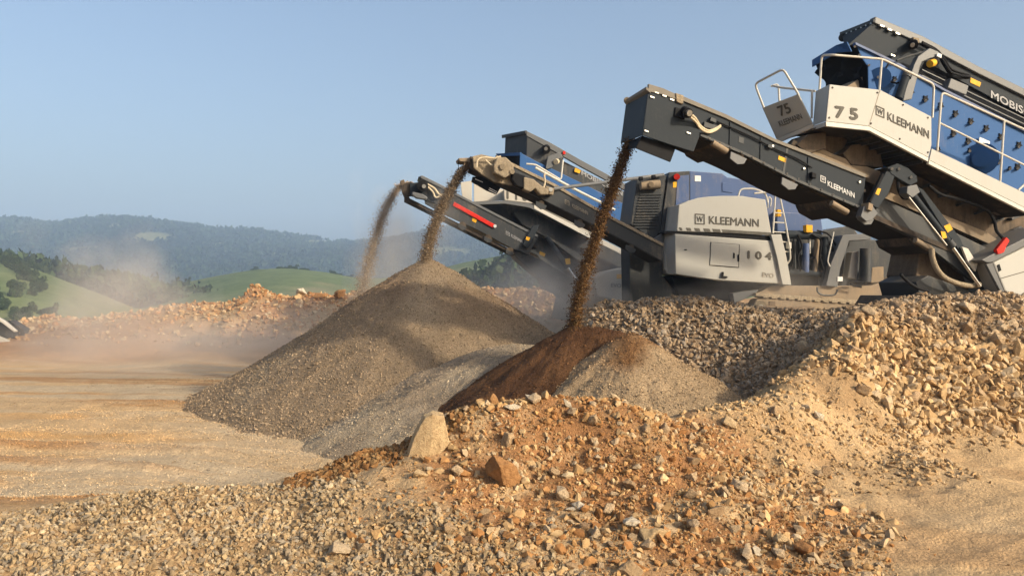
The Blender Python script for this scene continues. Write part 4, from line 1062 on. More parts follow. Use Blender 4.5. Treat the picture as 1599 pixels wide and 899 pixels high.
# open feed end: blue rim plate over a rubber lined hopper
slab(bm := BM(), [fA.P(1336, 67, .86) - fA.u * .2, fA.P(1319, 72, 1.2) - fA.u * .2, fA.P(1281, 95, 2.05) - fA.u * .2, fA.P(1281, 106, 2.05) - fA.u * .2, fA.P(1320, 84, 1.2) - fA.u * .2, fA.P(1343, 82, .86) - fA.u * .2], fA.u * 0.03)
obj('feed_rim', bm, 'blue', sb, 0.006)
lin = [(1345, 88, .88), (1355, 104, .90), (1356, 140, .92), (1330, 150, 1.3), (1302, 138, 1.8), (1285, 115, 2.0), (1284, 100, 2.05), (1310, 88, 1.5)]
bm = BM()
ctr = bm.verts.new(fA.P(1314, 112, 1.55) - fA.u * 0.06)
rim_ = [bm.verts.new(fA.P(*q) - fA.u * 0.14) for q in lin]
for k in range(len(lin)): bm.faces.new((rim_[k], rim_[(k + 1) % len(lin)], ctr))
bmesh.ops.subdivide_edges(bm, edges=bm.edges[:], cuts=3, use_grid_fill=True)
for v in bm.verts: v.co += fA.u * 0.06 * math.sin(v.co.z * 14 + v.co.y * 9)
obj('rubber_lining', bm, 'rubber', sb, smooth=True)
pr('feed_sill', fA, [(1318, 138), (1350, 118), (1357, 122), (1358, 140)], 1.0, 0.6, 'tan_steel', sb, 0.01)
def clamp(px, py, sc=1.0):
    s = 5.4 * sc
    pts = []
    for k in range(10):
        a = math.pi * 2 * k / 10 + 0.3; rr_ = s * (1.0 if k % 2 == 0 else 0.5)
        pts.append((px + rr_ * math.cos(a), py + rr_ * math.sin(a) * 1.15))
    o = pr('screen_clamp', fA, pts, 0.825, 0.03, 'black', sb, 0.003)
    cyl('bolt', fA.P(px - 0.5, py + 3.5 * sc, 0.76), fA.P(px - 0.5, py + 3.5 * sc, 0.84), 0.027, 'steel', o, 10)
for q in ((1424, 143), (1446, 154), (1470, 165), (1493, 177), (1517, 189), (1541, 200), (1564, 213), (1592, 226), (1490, 208), (1513, 220), (1372, 118, .8), (1398, 123, .8), (1466, 233, .8), (1515, 234, .6), (1561, 252, .8), (1590, 260), (1540, 268, .6), (1578, 262, .5)):
    clamp(*q)
for q in ((1335, 73), (1342, 86), (1357, 102)):
    cyl('bolt', fA.P(q[0], q[1], 0.81), fA.P(q[0], q[1], 0.87), 0.022, 'steel', sb, 10)
disc = cyl('vibrator_housing', fA.P(1532, 248, 0.72), fA.P(1532, 248, 0.9), 0.31, 'blue', sb, 32)
cyl('housing_ring', fA.P(1532, 248, 0.66), fA.P(1532, 248, 0.74), 0.16, 'blue', disc, 28)
disc2 = cyl('vibrator_housing', fA.P(1374, 122, 0.78), fA.P(1374, 122, 0.9), 0.20, 'blue', sb, 28)
cyl('round_label', fA.P(1548, 257, 0.64), fA.P(1548, 257, 0.72), 0.062, 'labelwhite', disc, 24)
pr('white_label', fA, [(1530, 214), (1546, 221), (1545, 229), (1529, 222)], 0.80, 0.02, 'labelwhite', sb, 0.003)
pr('orange_label', fA, [(1534, 226), (1546, 231), (1544, 237), (1533, 232)], 0.80, 0.02, 'yellow', sb, 0.003)

# --- top conveyor along the ridge
t0, t1 = 1.1, 2.2
tb = pr('top_conveyor', fA, [(1440, 62), (1528, 108), (1640, 163), (1640, 202), (1512, 133), (1436, 92)], t0, 0.10, 'dark', T)
pr('side_beam', fA, [(1440, 62), (1528, 108), (1640, 163), (1640, 202), (1512, 133), (1436, 92)], t1, 0.10, 'dark', tb)
pr('cap_beam', fA, [(1367, 26), (1442, 57), (1528, 103.5), (1640, 158), (1640, 170), (1526, 114), (1440, 69), (1366, 36)], t0 - 0.06, 0.16, 'grey', tb, 0.012)
pr('belt', fA, [(1366, 52), (1640, 178), (1640, 184), (1366, 58)], t0 + 0.11, t1 - t0 - 0.12, 'belt', tb, 0)
hc_ = pr('head_chute', fA, [(1366, 34), (1440, 67), (1452, 84), (1432, 116), (1394, 96), (1336, 68), (1320, 74)], t0 - 0.02, 0.04, 'dark', tb, 0.006)
slab(bm := BM(), [fA.P(1366, 33, t0 - .03), fA.P(1362, 40, t0 - .03), fA.P(1319, 74, t0 + .5), fA.P(1318, 70, t1 + .1), fA.P(1314, 53, t1 + .1)], fA.u * 0.03)
obj('end_plate', bm, 'dark', hc_, 0.006)
slab(bm := BM(), [fA.P(1366, 30, t0 - .05), fA.P(1366, 35, t0 - .05), fA.P(1313, 56, t1 + .12), fA.P(1313, 51, t1 + .12)], fA.u * -0.03)
obj('rim', bm, 'dark_dusty', hc_, 0.004)
for k in range(7):
    p = fA.P(1366, 35, t0 - .05).lerp(fA.P(1313, 57, t1 + .12), (k + .5) / 7)
    cyl('bolt', p - fA.u * 0.03, p + fA.u * 0.02, 0.018, 'steel', hc_, 8)
cyl('rim_roller', fA.P(1316, 59, t1 - .05), fA.P(1316, 59, t1 + .2), 0.085, 'dark_dusty', hc_, 14)
for bx_, by_ in ((1378, 40), (1390, 46), (1402.5, 52), (1395, 86)):
    pr('bolt_plate', fA, [(bx_ - 3.5, by_ - 2), (bx_ + 3, by_ + .6), (bx_ + 3, by_ + 3), (bx_ - 3.5, by_ + .6)], t0 - 0.09, 0.05, 'steel', hc_, 0.003)
mot = cyl('drive_motor', fA.P(1426, 70, t0 - 0.22), fA.P(1426, 68, t0), 0.09, 'black', tb, 16)
cyl('shaft_end', fA.P(1425, 71, t0 - 0.28), fA.P(1425, 70, t0 - 0.2), 0.04, 'steel', mot, 12)
pr('bearing_block', fA, [(1426, 58), (1436, 60), (1436, 68), (1428, 66)], t0 - 0.12, 0.1, 'caked', tb, 0.008)
text('lettering', 'MOBISCREEN', fA, (1547, 153), (1650, 206), 12, t0 - 0.005, 'letter_dim', tb, 0.02)
pr('warning_label', fA, [(1516, 121.5), (1532, 129), (1530, 136), (1515, 129)], t0 - 0.01, 0.006, 'yellow', tb, 0)
pr('guard_box', fA, [(1485, 122), (1513, 134), (1509, 149), (1480, 137)], t0 - 0.25, 0.2, 'grey', tb, 0.015)
for dz, s_ in ((0, 0), (5, 4), (10, 2)):
    pts = [(1440, 66 + dz * .3), (1462, 78 + dz * .6), (1474, 92 + dz), (1485, 108 + dz), (1500, 114 + dz * .8), (1514, 118 + dz * .4)]
    obj('hydraulic_hose', tube(BM(), curve([fA.P(a, b_, t0 - 0.12 - s_ * .02) for a, b_ in pts], 6), 0.024, 8), 'black', tb, smooth=True)
for dz in (0, 9, 20):
    pr('guide_strip', fA, [(1440, 108 + dz), (1625, 196 + dz), (1625, 197.5 + dz), (1440, 109.5 + dz)], 1.0 - dz * .004, 0.05, 'grey', tb, 0)
pr('gap_shade_sheet', fA, [(1432, 100), (1640, 196), (1640, 225), (1477, 142), (1432, 118)], t0 + 0.05, 0.05, 'rubber', tb, 0)  # dark sheet standing for the black shadow gap under the beam
gn = pr('support_bracket', fA, [(1434, 88), (1452, 75), (1464, 80), (1472, 86), (1467, 92), (1458, 90), (1451, 92), (1440, 97), (1437, 104), (1424, 155), (1410, 158), (1414, 140), (1428, 100)], 0.66, 0.12, 'grey', T, 0.012)
sc_ = cyl('support_cylinder', fA.P(1416, 116, 0.6), fA.P(1403, 154, 0.6), 0.075, 'dark', gn, 16)
cyl('cylinder_cap', fA.P(1418, 114, 0.6), fA.P(1415, 121, 0.6), 0.09, 'dark_dusty', gn, 16)
cyl('work_lamp', fA.P(1452, 100, 0.58), fA.P(1458, 98, 0.62), 0.07, 'yellow', gn, 14)
cyl('lamp_body', fA.P(1455, 99, 0.63), fA.P(1462, 96, 0.66), 0.075, 'black', gn, 14)
pr('white_label', fA, [(1464, 83), (1471, 85), (1470, 91), (1463, 88)], 0.62, 0.02, 'labelwhite', gn, 0.003)
pts = [(1440, 82), (1420, 88), (1400, 95)]
obj('hydraulic_hose', tube(BM(), curve([fA.P(a, b_, 0.7) for a, b_ in pts], 6), 0.02, 8), 'dark_dusty', T, smooth=True)
pts = [(1388, 98), (1382, 112), (1385, 124), (1398, 130), (1408, 128)]
obj('hydraulic_hose', tube(BM(), curve([fA.P(a, b_, 0.75) for a, b_ in pts], 6), 0.016, 8), 'black', T, smooth=True)

# --- engine cabinet at the lower right, chassis
ec = pr('engine_cabinet', fA, [(1551, 410), (1640, 366), (1640, 472), (1570, 456)], -0.02, 1.5, 'white', T, 0.03)
pr('edge_strip', fA, [(1533, 406), (1548, 398), (1640, 352), (1640, 364), (1551, 409), (1542, 410)], -0.06, 1.2, 'grey', ec, 0.01)
pr('cabinet_side', fA, [(1540, 412), (1551, 410), (1570, 456), (1562, 454)], 0.0, 0.06, 'grey', ec, 0.006)
pr('vent_slot', fA, [(1557, 414), (1561, 412), (1564, 422), (1560, 424)], -0.03, 0.012, 'black', ec, 0.003)
pr('panel_seam', fA, [(1563, 434), (1640, 412), (1640, 413.2), (1563, 435.2)], -0.026, 0.008, 'letter_grey', ec, 0)
pr('red_lever', fA, [(1556, 390), (1564, 380), (1572, 370), (1577, 376), (1572, 384), (1568, 394), (1559, 397)], -0.1, 0.08, 'red', ec, 0.01)
ch = pr('chassis', fA, [(1448, 462), (1545, 462), (1570, 457), (1640, 473), (1640, 492), (1560, 484), (1440, 476)], 0.1, 1.8, 'underside', T, 0.02)
pr('chassis_plate', fA, [(1430, 440), (1450, 430), (1560, 470), (1540, 480), (1440, 476)], 0.45, 1.0, 'dark_dusty', ch, 0.015)
pr('track_frame', fA, [(1440, 480), (1660, 496), (1660, 540), (1440, 520)], 0.3, 1.8, 'underside', ch, 0.04)

# ------------------------------------------------------------------ the crusher in the middle
fB = Frame(1130, 21.8, 0.12)
T = thing('crusher', (6.2, 19.5, 2.0), 'cream crusher numbered 104 with blue engine housing, on tracks behind the rubble', 'crusher')
cab = pr('engine_cover', fB, [(1060, 320), (1075, 313.5), (1090, 309), (1108, 306.8), (1127, 305.8), (1158, 306), (1195.4, 311.6), (1205, 365.5), (1130, 363.5), (1057, 361)], 0, 1.5, 'white', T, 0.02)
slab(bm := BM(), [fB.P(1060, 320, 0), fB.P(1057, 361, 0), fB.P(1041, 361, .35), fB.P(1046, 322, .35)], fB.d * 0.8)
obj('cover_chamfer', bm, 'white_dusty', cab, 0.012)
emblem(fB, (1085, 350), (1100.5, 350.8), 16.5, -0.004, 'letter_grey', cab)
text('lettering', 'KLEEMANN', fB, (1107, 349.5), (1185, 354.5), 12.5, -0.004, 'letter_grey', cab, 0.02)
for a, b_ in ((1060, 1065), (1071, 1079), (1084, 1093), (1098, 1109), (1112, 1125)):
    pr('stripe', fB, [(a, 355 + (a - 1060) * .045), (b_ - 1, 355 + (b_ - 1060) * .045), (b_ + 1, 359.5 + (b_ - 1060) * .05), (a + 2, 359.5 + (a - 1060) * .05)], -0.006, 0.005, 'letter_grey', cab, 0)
pr('stripe', fB, [(1127, 358.2), (1204, 363), (1204.5, 368), (1129, 362.8)], -0.006, 0.005, 'letter_grey', cab, 0)
low = pr('lower_cabinet', fB, [(1053.7, 365), (1207, 376), (1220, 443), (1130, 438), (1096, 434), (1055, 428)], 0, 1.5, 'white', T, 0.02)
slab(bm := BM(), [fB.P(1053.7, 365, 0), fB.P(1055, 428, 0), fB.P(1043, 428, .3), fB.P(1038, 420, .35), fB.P(1036.5, 366, .35)], fB.d * 0.8)
obj('cover_chamfer', bm, 'white_dusty', low, 0.012)
pr('seam', fB, [(1037, 362), (1057, 362), (1206, 368.5), (1208, 375), (1054, 364.8), (1037, 365)], 0.03, 1.2, 'black', low, 0)
ho = pr('hatch_door', fB, [(1110.5, 378.5), (1154, 382), (1153, 417), (1108.5, 413.5)], -0.012, 0.03, 'white', low, 0.006)
for seg in (((1110, 378), (1154.5, 381.5)), ((1108, 413.6), (1153.5, 417.2))):
    pr('gasket', fB, strip(seg[0], seg[1], 0.9), -0.008, 0.007, 'black', ho, 0)
pr('gasket', fB, [(1109.6, 378), (1110.5, 378), (1108.8, 414), (1107.9, 414)], -0.008, 0.007, 'black', ho, 0)
pr('gasket', fB, [(1154, 381.5), (1155, 381.5), (1153.9, 417), (1152.9, 417)], -0.008, 0.007, 'black', ho, 0)
pr('latch', fB, rectpx(1145.5, 395, 1147.5, 403), -0.03, 0.03, 'black', ho, 0.003)
pr('latch', fB, rectpx(1152.5, 397.5, 1154.7, 408), -0.03, 0.03, 'black', low, 0.003)
pr('latch', fB, rectpx(1069, 389, 1073, 390.6), -0.02, 0.02, 'black', low, 0.002)
pr('handle', fB, [(1128, 424.5), (1130.5, 424.5), (1130, 430.5), (1136, 431.5), (1136, 434), (1126, 433)], -0.05, 0.05, 'black', low, 0.004)
text('lettering', '1 0 4', fB, (1167, 404), (1205, 406.5), 13, -0.004, 'letter_grey', low, 0.045)
text('lettering', 'EVO', fB, (1190, 432), (1208, 434), 7, -0.004, 'letter_faint', low, 0.02)
pr('fender', fB, [(1204, 366), (1220, 365.5), (1228, 400), (1236, 445), (1222, 444), (1213, 400)], -0.08, 0.5, 'white', T, 0.01)
# engine housing
eh = pr('engine_housing', fB, [(1077, 267), (1128, 271), (1136, 277), (1178, 283), (1278, 318), (1278, 345), (1200, 366), (1077, 362)], 0.85, 1.5, 'blue_dusty', T, 0.02)
pr('corner_post', fB, [(1044.5, 269), (1077, 267), (1077, 345), (1040, 362), (1033, 430), (1020, 430), (1031, 361)], 0.55, 0.5, 'dark_dusty', eh, 0.015)
pr('side_panel', fB, [(1058, 275), (1076, 273), (1076, 318), (1055, 322)], 0.535, 0.02, 'blue_dusty', eh, 0.004)
cyl('emergency_button', fB.P(1057, 276, 0.40), fB.P(1057, 276, 0.56), 0.085, 'red', eh, 18)
pr('warning_label', fB, rectpx(1051, 284, 1057, 293), 0.545, 0.01, 'yellow', eh, 0)
pr('white_label', fB, [(1085, 274), (1094.5, 274.6), (1094.5, 283.5), (1085, 283)], 0.84, 0.01, 'labelwhite', eh, 0)
pr('access_panel', fB, [(1128, 285), (1144, 287), (1144, 301), (1128, 299)], 0.83, 0.02, 'blue_dusty', eh, 0.004)
rb = pr('radiator', fB, [(995, 277), (1041, 274), (1031, 361), (1028, 380), (985, 350)], 0.6, 1.3, 'dark_dusty', T, 0.015)
for k in range(13):
    yy = 303 + k * 4.3
    pr('louvre', fB, [(999 - k * .8, yy), (1033 - k * .5, yy - 1), (1033 - k * .5, yy + 1.2), (999 - k * .8, yy + 1.6)], 0.56, 0.06, 'dark_dusty', rb, 0.003)
ex = cyl('exhaust_silencer', fB.P(1000, 290, 0.45), fB.P(1030, 288, 0.45), 0.125, 'tan_steel', T, 20)
cyl('outlet', fB.P(1017, 288, 0.28), fB.P(1016, 287, 0.42), 0.07, 'tan_steel', ex, 16)
# ladder and rail
rail('handrail', fB, [(1153, 306, 0.1), (1156, 295, 0.1), (1178, 294.5, 0.1), (1196, 302, 0.1), (1199, 316, 0.1)], T, r=0.024, rad=0.12)
ld = rail('ladder', fB, [(1178, 302, 0.05), (1211, 299, 0.05), (1207, 364, 0.05)], T, r=0.024)
rail('ladder_rail', fB, [(1211, 300, 0.05), (1217, 303, 0.05), (1226, 345, 0.05), (1233, 385, 0.0), (1234.5, 405, 0.0), (1229, 412, 0.05)], ld, r=0.024)
for k in range(5):
    y0 = 332 + k * 15
    rail('rung', fB, [(1208 - k * .3, y0, 0.05), (1223 + k * 2.8, y0 + 1, 0.05)], ld, r=0.017)
rail('grab_rail', fB, [(1199, 325, 0.3), (1200, 306, 0.3), (1205, 311, 0.3), (1203, 322, 0.3)], ld, r=0.018)
# crusher works behind the ladder
wk = pr('crusher_frame', fB, [(1206, 366), (1290, 360), (1330, 352), (1345, 372), (1410, 380), (1420, 430), (1400, 462), (1215, 447), (1206, 420)], 0.75, 1.3, 'dark_dusty', T, 0.03)
pr('blue_shell', fB, [(1212, 330), (1282, 335), (1286, 366), (1214, 362)], 0.6, 1.2, 'blue_dusty', wk, 0.03)
for px0, py0, px1, py1, rr_, mt in ((1258, 380, 1258, 425, .10, 'blue_dusty'), (1264, 352, 1264, 396, .035, 'steel'), (1228, 376, 1229, 424, .05, 'dark'), (1240, 372, 1241, 420, .035, 'dark_dusty'), (1276, 372, 1272, 430, .07, 'tan_steel'),
                                   (1288, 370, 1286, 446, .10, 'dark'), (1222, 424, 1282, 428, .09, 'dark'), (1226, 366, 1280, 368, .12, 'dark'), (1300, 396, 1262, 404, .05, 'black'), (1246, 360, 1250, 398, .06, 'dark')):
    cyl('pipe', fB.P(px0, py0, 0.35), fB.P(px1, py1, 0.35), rr_, mt, wk, 14)
pr('yellow_box', fB, [(1259, 351), (1269, 351.5), (1269, 363), (1259, 362.5)], 0.15, 0.2, 'yellow', wk, 0.008)
pr('yellow_box', fB, [(1214, 327), (1220, 327.5), (1220, 338), (1214, 337.5)], 0.3, 0.2, 'yellow', wk, 0.008)
pr('gauge_box', fB, rectpx(1231, 378, 1236, 388), 0.15, 0.15, 'rail', wk, 0.006)
for pts in ([(1236, 390), (1238, 408), (1232, 424)], [(1246, 366), (1252, 384), (1246, 402), (1250, 424)], [(1268, 366), (1282, 376), (1280, 400), (1286, 420)], [(1296, 380), (1304, 400), (1300, 424), (1290, 440)], [(1276, 360), (1294, 366), (1306, 384)]):
    obj('hydraulic_hose', tube(BM(), curve([fB.P(a, b_, 0.2) for a, b_ in pts], 6), 0.028, 8), 'black', wk, smooth=True)
cp = pr('arch_column', fB, [(1316, 367), (1360, 364), (1360, 374), (1326, 376), (1312, 420), (1308, 448), (1290, 446), (1298, 410)], 0.05, 0.5, 'grey', T, 0.015)
pr('data_plate', fB, rectpx(1308, 432, 1316, 439), 0.03, 0.02, 'labelwhite', cp, 0)
rail('step_rail', fB, [(1302, 362, -.05), (1292, 408, -.05), (1296, 416, -.05)], cp, r=0.02)
rail('step_rail', fB, [(1276, 448, -.1), (1276, 456, -.1), (1284, 461, -.1), (1304, 461, -.1), (1308, 452, -.1)], cp, r=0.025, mat='dark_dusty')
fd = cyl('filter_can', fB.P(1352, 388, 0.1), fB.P(1351, 440, 0.1), 0.16, 'dark_dusty', T, 18)
rail('step_rail', fB, [(1345, 440, -.05), (1330, 440, -.05), (1327, 444, -.05), (1345, 448, -.05)], fd, r=0.03, mat='black')
pr('side_box', fB, [(1362, 418), (1380, 416), (1380, 440), (1360, 442)], 0.3, 0.3, 'tan_steel', T, 0.015)
pr('end_cone', fB, [(1330, 394), (1342, 392), (1338, 436), (1324, 434)], 0.3, 0.3, 'white_dusty', T, 0.02)
# chassis and tracks
cs = pr('chassis', fB, [(1186, 456), (1206, 446), (1290, 446), (1360, 446), (1400, 432), (1424, 426), (1432, 440), (1406, 472), (1400, 474), (1180, 458)], 0.18, 1.9, 'tan_steel', T, 0.02)
pr('wedge_plate', fB, [(1408, 473), (1428, 446), (1474, 462), (1500, 478), (1500, 490), (1408, 488)], 0.0, 1.2, 'tan_steel', cs, 0.015)
pr('side_wedge', fB, [(1144, 458), (1162, 455), (1186, 452), (1178, 460), (1147, 474)], 0.1, 0.6, 'grey', cs, 0.012)
pr('belly_plate', fB, [(1048, 430), (1096, 435), (1200, 444), (1170, 456), (1142, 476), (1085, 474), (1060, 462)], 0.4, 1.2, 'rubber', cs, 0.02)
pr('track_guard', fB, [(1180, 457), (1405, 473), (1405, 478), (1180, 462)], -0.05, 0.55, 'caked', cs, 0.01)
tr = pr('track', fB, [(1176, 476), (1182, 467), (1196, 465), (1400, 480), (1420, 492), (1415, 505), (1390, 508), (1190, 494), (1178, 488)], 0.0, 0.45, 'tan_steel', T, 0.03)
for k in range(16):
    a = lerp2((1196, 464.2), (1398, 478.8), k / 15)
    pr('track_shoe', fB, [(a[0] - 4.5, a[1] - 1.5), (a[0] + 4.5, a[1] - 1), (a[0] + 4.5, a[1] + 1), (a[0] - 4.5, a[1] + .4)], -0.05, 0.55, 'caked', tr, 0.003)
wh = cyl('idler_wheel', fB.P(1188, 480, -0.1), fB.P(1188, 480, 0.2), 0.19, 'caked', tr, 24)
cyl('hub', fB.P(1188, 480, -0.14), fB.P(1188, 480, -0.06), 0.085, 'rail', wh, 20)
pr('wheel_guard', fB, rectpx(1201, 470, 1211, 492), -0.02, 0.1, 'underside', tr, 0.01)
pr('track_slot', fB, [(1226, 482), (1276, 486), (1276, 488), (1226, 484)], -0.02, 0.03, 'underside', tr, 0.004)
# discharge conveyor to the tall cone
fC = Frame(740, 19.5, 0.22)
k0, k1 = 0.0, 1.05
bd = [(775, 246), (867, 291), (954, 341), (1036, 384), (1034, 408), (1000, 389), (920, 348), (830, 303), (770, 276)]
cv = pr('discharge_conveyor', fC, bd, k0, 0.09, 'dark_dusty', T)
pr('side_beam', fC, bd, k1, 0.09, 'dark_dusty', cv)
pr('cap_strip', fC, [(775, 242), (867, 287), (954, 337), (1036, 380), (1036, 385), (954, 342), (867, 292), (775, 247)], k0 - 0.03, 0.14, 'caked', cv, 0.005)
pr('upper_belt', fC, [(735, 244), (1034, 392), (1034, 397), (735, 250)], k0 + 0.1, k1 - k0 - 0.11, 'belt', cv, 0)
pr('lower_belt', fC, [(740, 258), (830, 299), (920, 344), (1034, 404), (1034, 408), (920, 348), (830, 303), (740, 262)], k0 + 0.1, k1 - k0 - 0.11, 'belt', cv, 0)
cyl('head_drum', fC.P(744, 258, k0 + .05), fC.P(744, 258, k1 - .05), 0.17, 'belt', cv, 20)
hd = pr('head_plate', fC, [(738, 244), (752, 241), (778, 247), (800, 258), (800, 290), (772, 284), (752, 272), (740, 262)], k0 - 0.05, 0.09, 'caked', cv, 0.012)
pr('head_plate', fC, [(738, 244), (752, 241), (778, 247), (800, 258), (800, 290), (772, 284), (752, 272), (740, 262)], k1 + .02, 0.09, 'caked', cv, 0.012)
gb = pr('gearbox', fC, [(776, 246), (790, 245), (802, 256), (803, 270), (788, 278), (772, 270), (771, 258)], k0 - 0.32, 0.3, 'caked', cv, 0.035)
cyl('hub', fC.P(785, 260, k0 - .38), fC.P(785, 260, k0 - .3), 0.075, 'caked', gb, 16)
cyl('hub', fC.P(800, 268, k0 - .36), fC.P(800, 268, k0 - .2), 0.06, 'caked', gb, 14)
mo = pr('drive_motor', fC, [(801, 268), (820, 274), (829, 285), (822, 296), (806, 290), (799, 280)], k0 - 0.24, 0.22, 'black', cv, 0.03)
pr('motor_guard', fC, [(818, 276), (834, 280), (846, 290), (858, 296), (856, 304), (844, 304), (836, 294), (828, 300), (818, 296)], k0 - 0.28, 0.26, 'caked', cv, 0.03)
pr('pivot_block', fC, [(852, 290), (866, 294), (864, 305), (852, 302)], k0 - 0.2, 0.18, 'caked', cv, 0.02)
cyl('hub', fC.P(860, 296, k0 - .26), fC.P(860, 296, k0 - .18), 0.05, 'rail', cv, 14)
pr('scraper_bar', fC, [(716, 247), (738, 246), (738, 254), (718, 252)], k0 + 0.2, 0.5, 'tan_steel', cv, 0.012)
rail('loose_wire', fC, [(717, 249, .3), (715, 258, .3), (718, 268, .32), (722, 264, .3)], cv, r=0.008, mat='black')
for pts in ([(744, 262), (746, 250), (756, 246), (772, 247), (782, 244)], [(758, 250), (768, 258), (778, 256)], [(848, 296), (851, 285), (850, 274), (853, 272)]):
    obj('hydraulic_hose', tube(BM(), curve([fC.P(a, b_, k0 - 0.2) for a, b_ in pts], 6), 0.022, 8), 'hose_cream', cv, smooth=True)
fpz = pr('rubber_flap', fC, [(738, 276), (752, 276), (782, 293), (775, 304), (760, 298), (736, 284)], k0 + 0.25, 0.03, 'rubber', cv, 0.004)
for a, b_ in (((742, 279), (754, 284)), ((764, 293), (776, 299)), ((763, 295.5), (775, 301.5))):
    pr('white_mark', fC, strip(a, b_, 1.2), k0 + 0.245, 0.004, 'labelwhite', fpz, 0)
text('lettering', 'KLEEMANN', fC, (893, 324), (918, 336), 6, k0 - 0.004, 'letter_faint', cv, 0.02)
emblem(fC, (882, 318), (889, 321.5), 7, k0 - 0.004, 'letter_faint', cv)
for px_, py_ in ((845, 318), (905, 347), (985, 386)):
    conveyor_roller(cv, fC, px_, py_, k0, k1, 0.08, True, 'dark_dusty', 0.6)
rod = cyl('support_rod', fC.P(864, 295, k0 - .1), fB.P(1036, 273, 0.5), 0.045, 'grey', T, 12)
for q in (1000, 1020): cyl('rod_clamp', fC.P(q - 2, 279.5 - (q - 1000) * .13, k0 + .08), fC.P(q + 3, 279 - (q - 1000) * .13, k0 + .08), 0.055, 'black', rod, 12)
tl = pr('conveyor_tail', fB, [(982, 372), (1034, 398), (1034, 430), (1062, 462), (1100, 476), (984, 474)], 0.5, 0.9, 'dark_dusty', T, 0.02)
pr('pivot_lug', fB, [(1022, 372), (1034, 364), (1034, 384), (1026, 386)], 0.3, 0.12, 'grey', tl, 0.01)

# ------------------------------------------------------------------ the rear screening plant
fD = Frame(800, 26.0, 0.16)
T = thing('screening_plant', (4.0, 27.5, 2.1), 'distant cream and blue screening plant numbered 110 with a red bar on its side conveyor', 'screening plant')
wp = pr('walkway_panel', fD, [(740, 284), (787, 296), (788, 312.5), (740, 315)], 0.5, 0.05, 'white_dusty', T, 0.01)
pr('front_panel', fD, [(787, 296), (832, 300), (925, 346), (925, 366), (834, 318), (826, 317), (788, 312.5)], 0.0, 0.5, 'white_dusty', wp, 0.01)
pr('side_panel', fD, [(719, 285), (737, 282), (737, 314), (722, 309)], 1.4, 0.05, 'white_dusty', wp, 0.01)
pr('bottom_lip', fD, [(738, 315), (788, 313), (828, 318), (925, 367), (925, 373), (826, 324), (788, 318), (738, 320)], -0.02, 0.5, 'grey', wp, 0.008)
text('lettering', '1 1 0', fD, (791, 311), (824, 314.5), 14, -0.004, 'letter_grey', wp, 0.045)
kb = pr('kick_board', fD, [(834, 320), (925, 366), (1000, 404), (1000, 412), (925, 374), (834, 326)], -0.04, 0.04, 'rail', T, 0.005)
bdy = pr('main_frame', fD, [(700, 318), (788, 316), (826, 322), (925, 370), (1000, 408), (1000, 470), (905, 470), (860, 450), (840, 400), (800, 380), (745, 356)], 0.9, 1.8, 'dark_dusty', T, 0.03)
pr('front_plate', fD, [(800, 330), (826, 324), (880, 350), (985, 402), (985, 440), (925, 424), (856, 372), (815, 350)], 0.45, 0.4, 'dark_dusty', bdy, 0.02)
sb = pr('screen_box', fD, [(812, 238), (838, 252), (876, 270), (945, 304), (1000, 330), (1000, 372), (930, 340), (870, 306), (810, 300)], 0.9, 1.9, 'blue', T, 0.02)
slab(bm := BM(), [fD.P(812, 238, .9), fD.P(774, 240, 2.2), fD.P(776, 244, 2.2), fD.P(812, 243, .9)], fD.u * 0.05)
obj('feed_rim', bm, 'blue', sb, 0.006)
slab(bm := BM(), [fD.P(811, 243, .92), fD.P(776, 244, 2.2), fD.P(790, 262, 2.1), fD.P(811, 262, .92)], fD.u * 0.05)
obj('feed_end', bm, 'rubber', sb, 0.006)
u0, u1 = 1.1, 2.1
tb = pr('top_conveyor', fD, [(870, 252), (907, 266), (980, 302), (1010, 316), (1010, 340), (975, 326), (905, 292), (866, 272)], u0, 0.1, 'dark_dusty', T)
pr('cap_beam', fD, [(823, 205), (858, 222), (907, 250), (1000, 300), (1000, 310), (907, 260), (856, 231), (822, 212)], u0 - 0.05, 0.15, 'grey', tb, 0.01)
pr('side_beam', fD, [(870, 252), (907, 266), (980, 302), (1010, 316), (1010, 340), (975, 326), (905, 292), (866, 272)], u1, 0.1, 'dark_dusty', tb)
pr('belt', fD, [(826, 225), (1000, 312), (1000, 316), (826, 229)], u0 + .1, u1 - u0 - .1, 'belt', tb, 0)
hc_ = pr('head_chute', fD, [(823, 207), (857, 226), (880, 246), (876, 272), (848, 262), (822, 248)], u0 - .02, 0.04, 'dark_dusty', tb, 0.01)
slab(bm := BM(), [fD.P(822, 207, u0), fD.P(822, 246, u0), fD.P(788, 240, u1 + .1), fD.P(789, 214, u1 + .1)], fD.u * 0.05)
obj('end_plate', bm, 'dark_dusty', hc_, 0.01)
slab(bm := BM(), [fD.P(823, 204, u0 - .05), fD.P(823, 209, u0 - .05), fD.P(786, 216, u1 + .12), fD.P(786, 211, u1 + .12)], fD.u * -0.06)
obj('rim', bm, 'dark_dusty', hc_, 0.006)
cyl('drive_motor', fD.P(853, 234, u0 - .3), fD.P(853, 232, u0), 0.14, 'black', tb, 16)
cyl('shaft_end', fD.P(852.5, 232.5, u0 - .4), fD.P(852.5, 232, u0 - .28), 0.06, 'steel', tb, 12)
pr('support_bracket', fD, [(856, 244), (872, 238), (880, 246), (868, 250), (862, 262), (852, 264), (854, 252)], u0 - .3, 0.12, 'grey', tb, 0.01)
cyl('work_lamp', fD.P(868, 253, u0 - .4), fD.P(870, 252, u0 - .3), 0.09, 'hose_cream', tb, 12)
pr('red_tag', fD, rectpx(879, 236, 883, 241), u0 - .1, 0.06, 'red', tb, 0.006)
pr('white_label', fD, rectpx(873, 242, 877, 248), u0 - .12, 0.05, 'labelwhite', tb, 0.006)
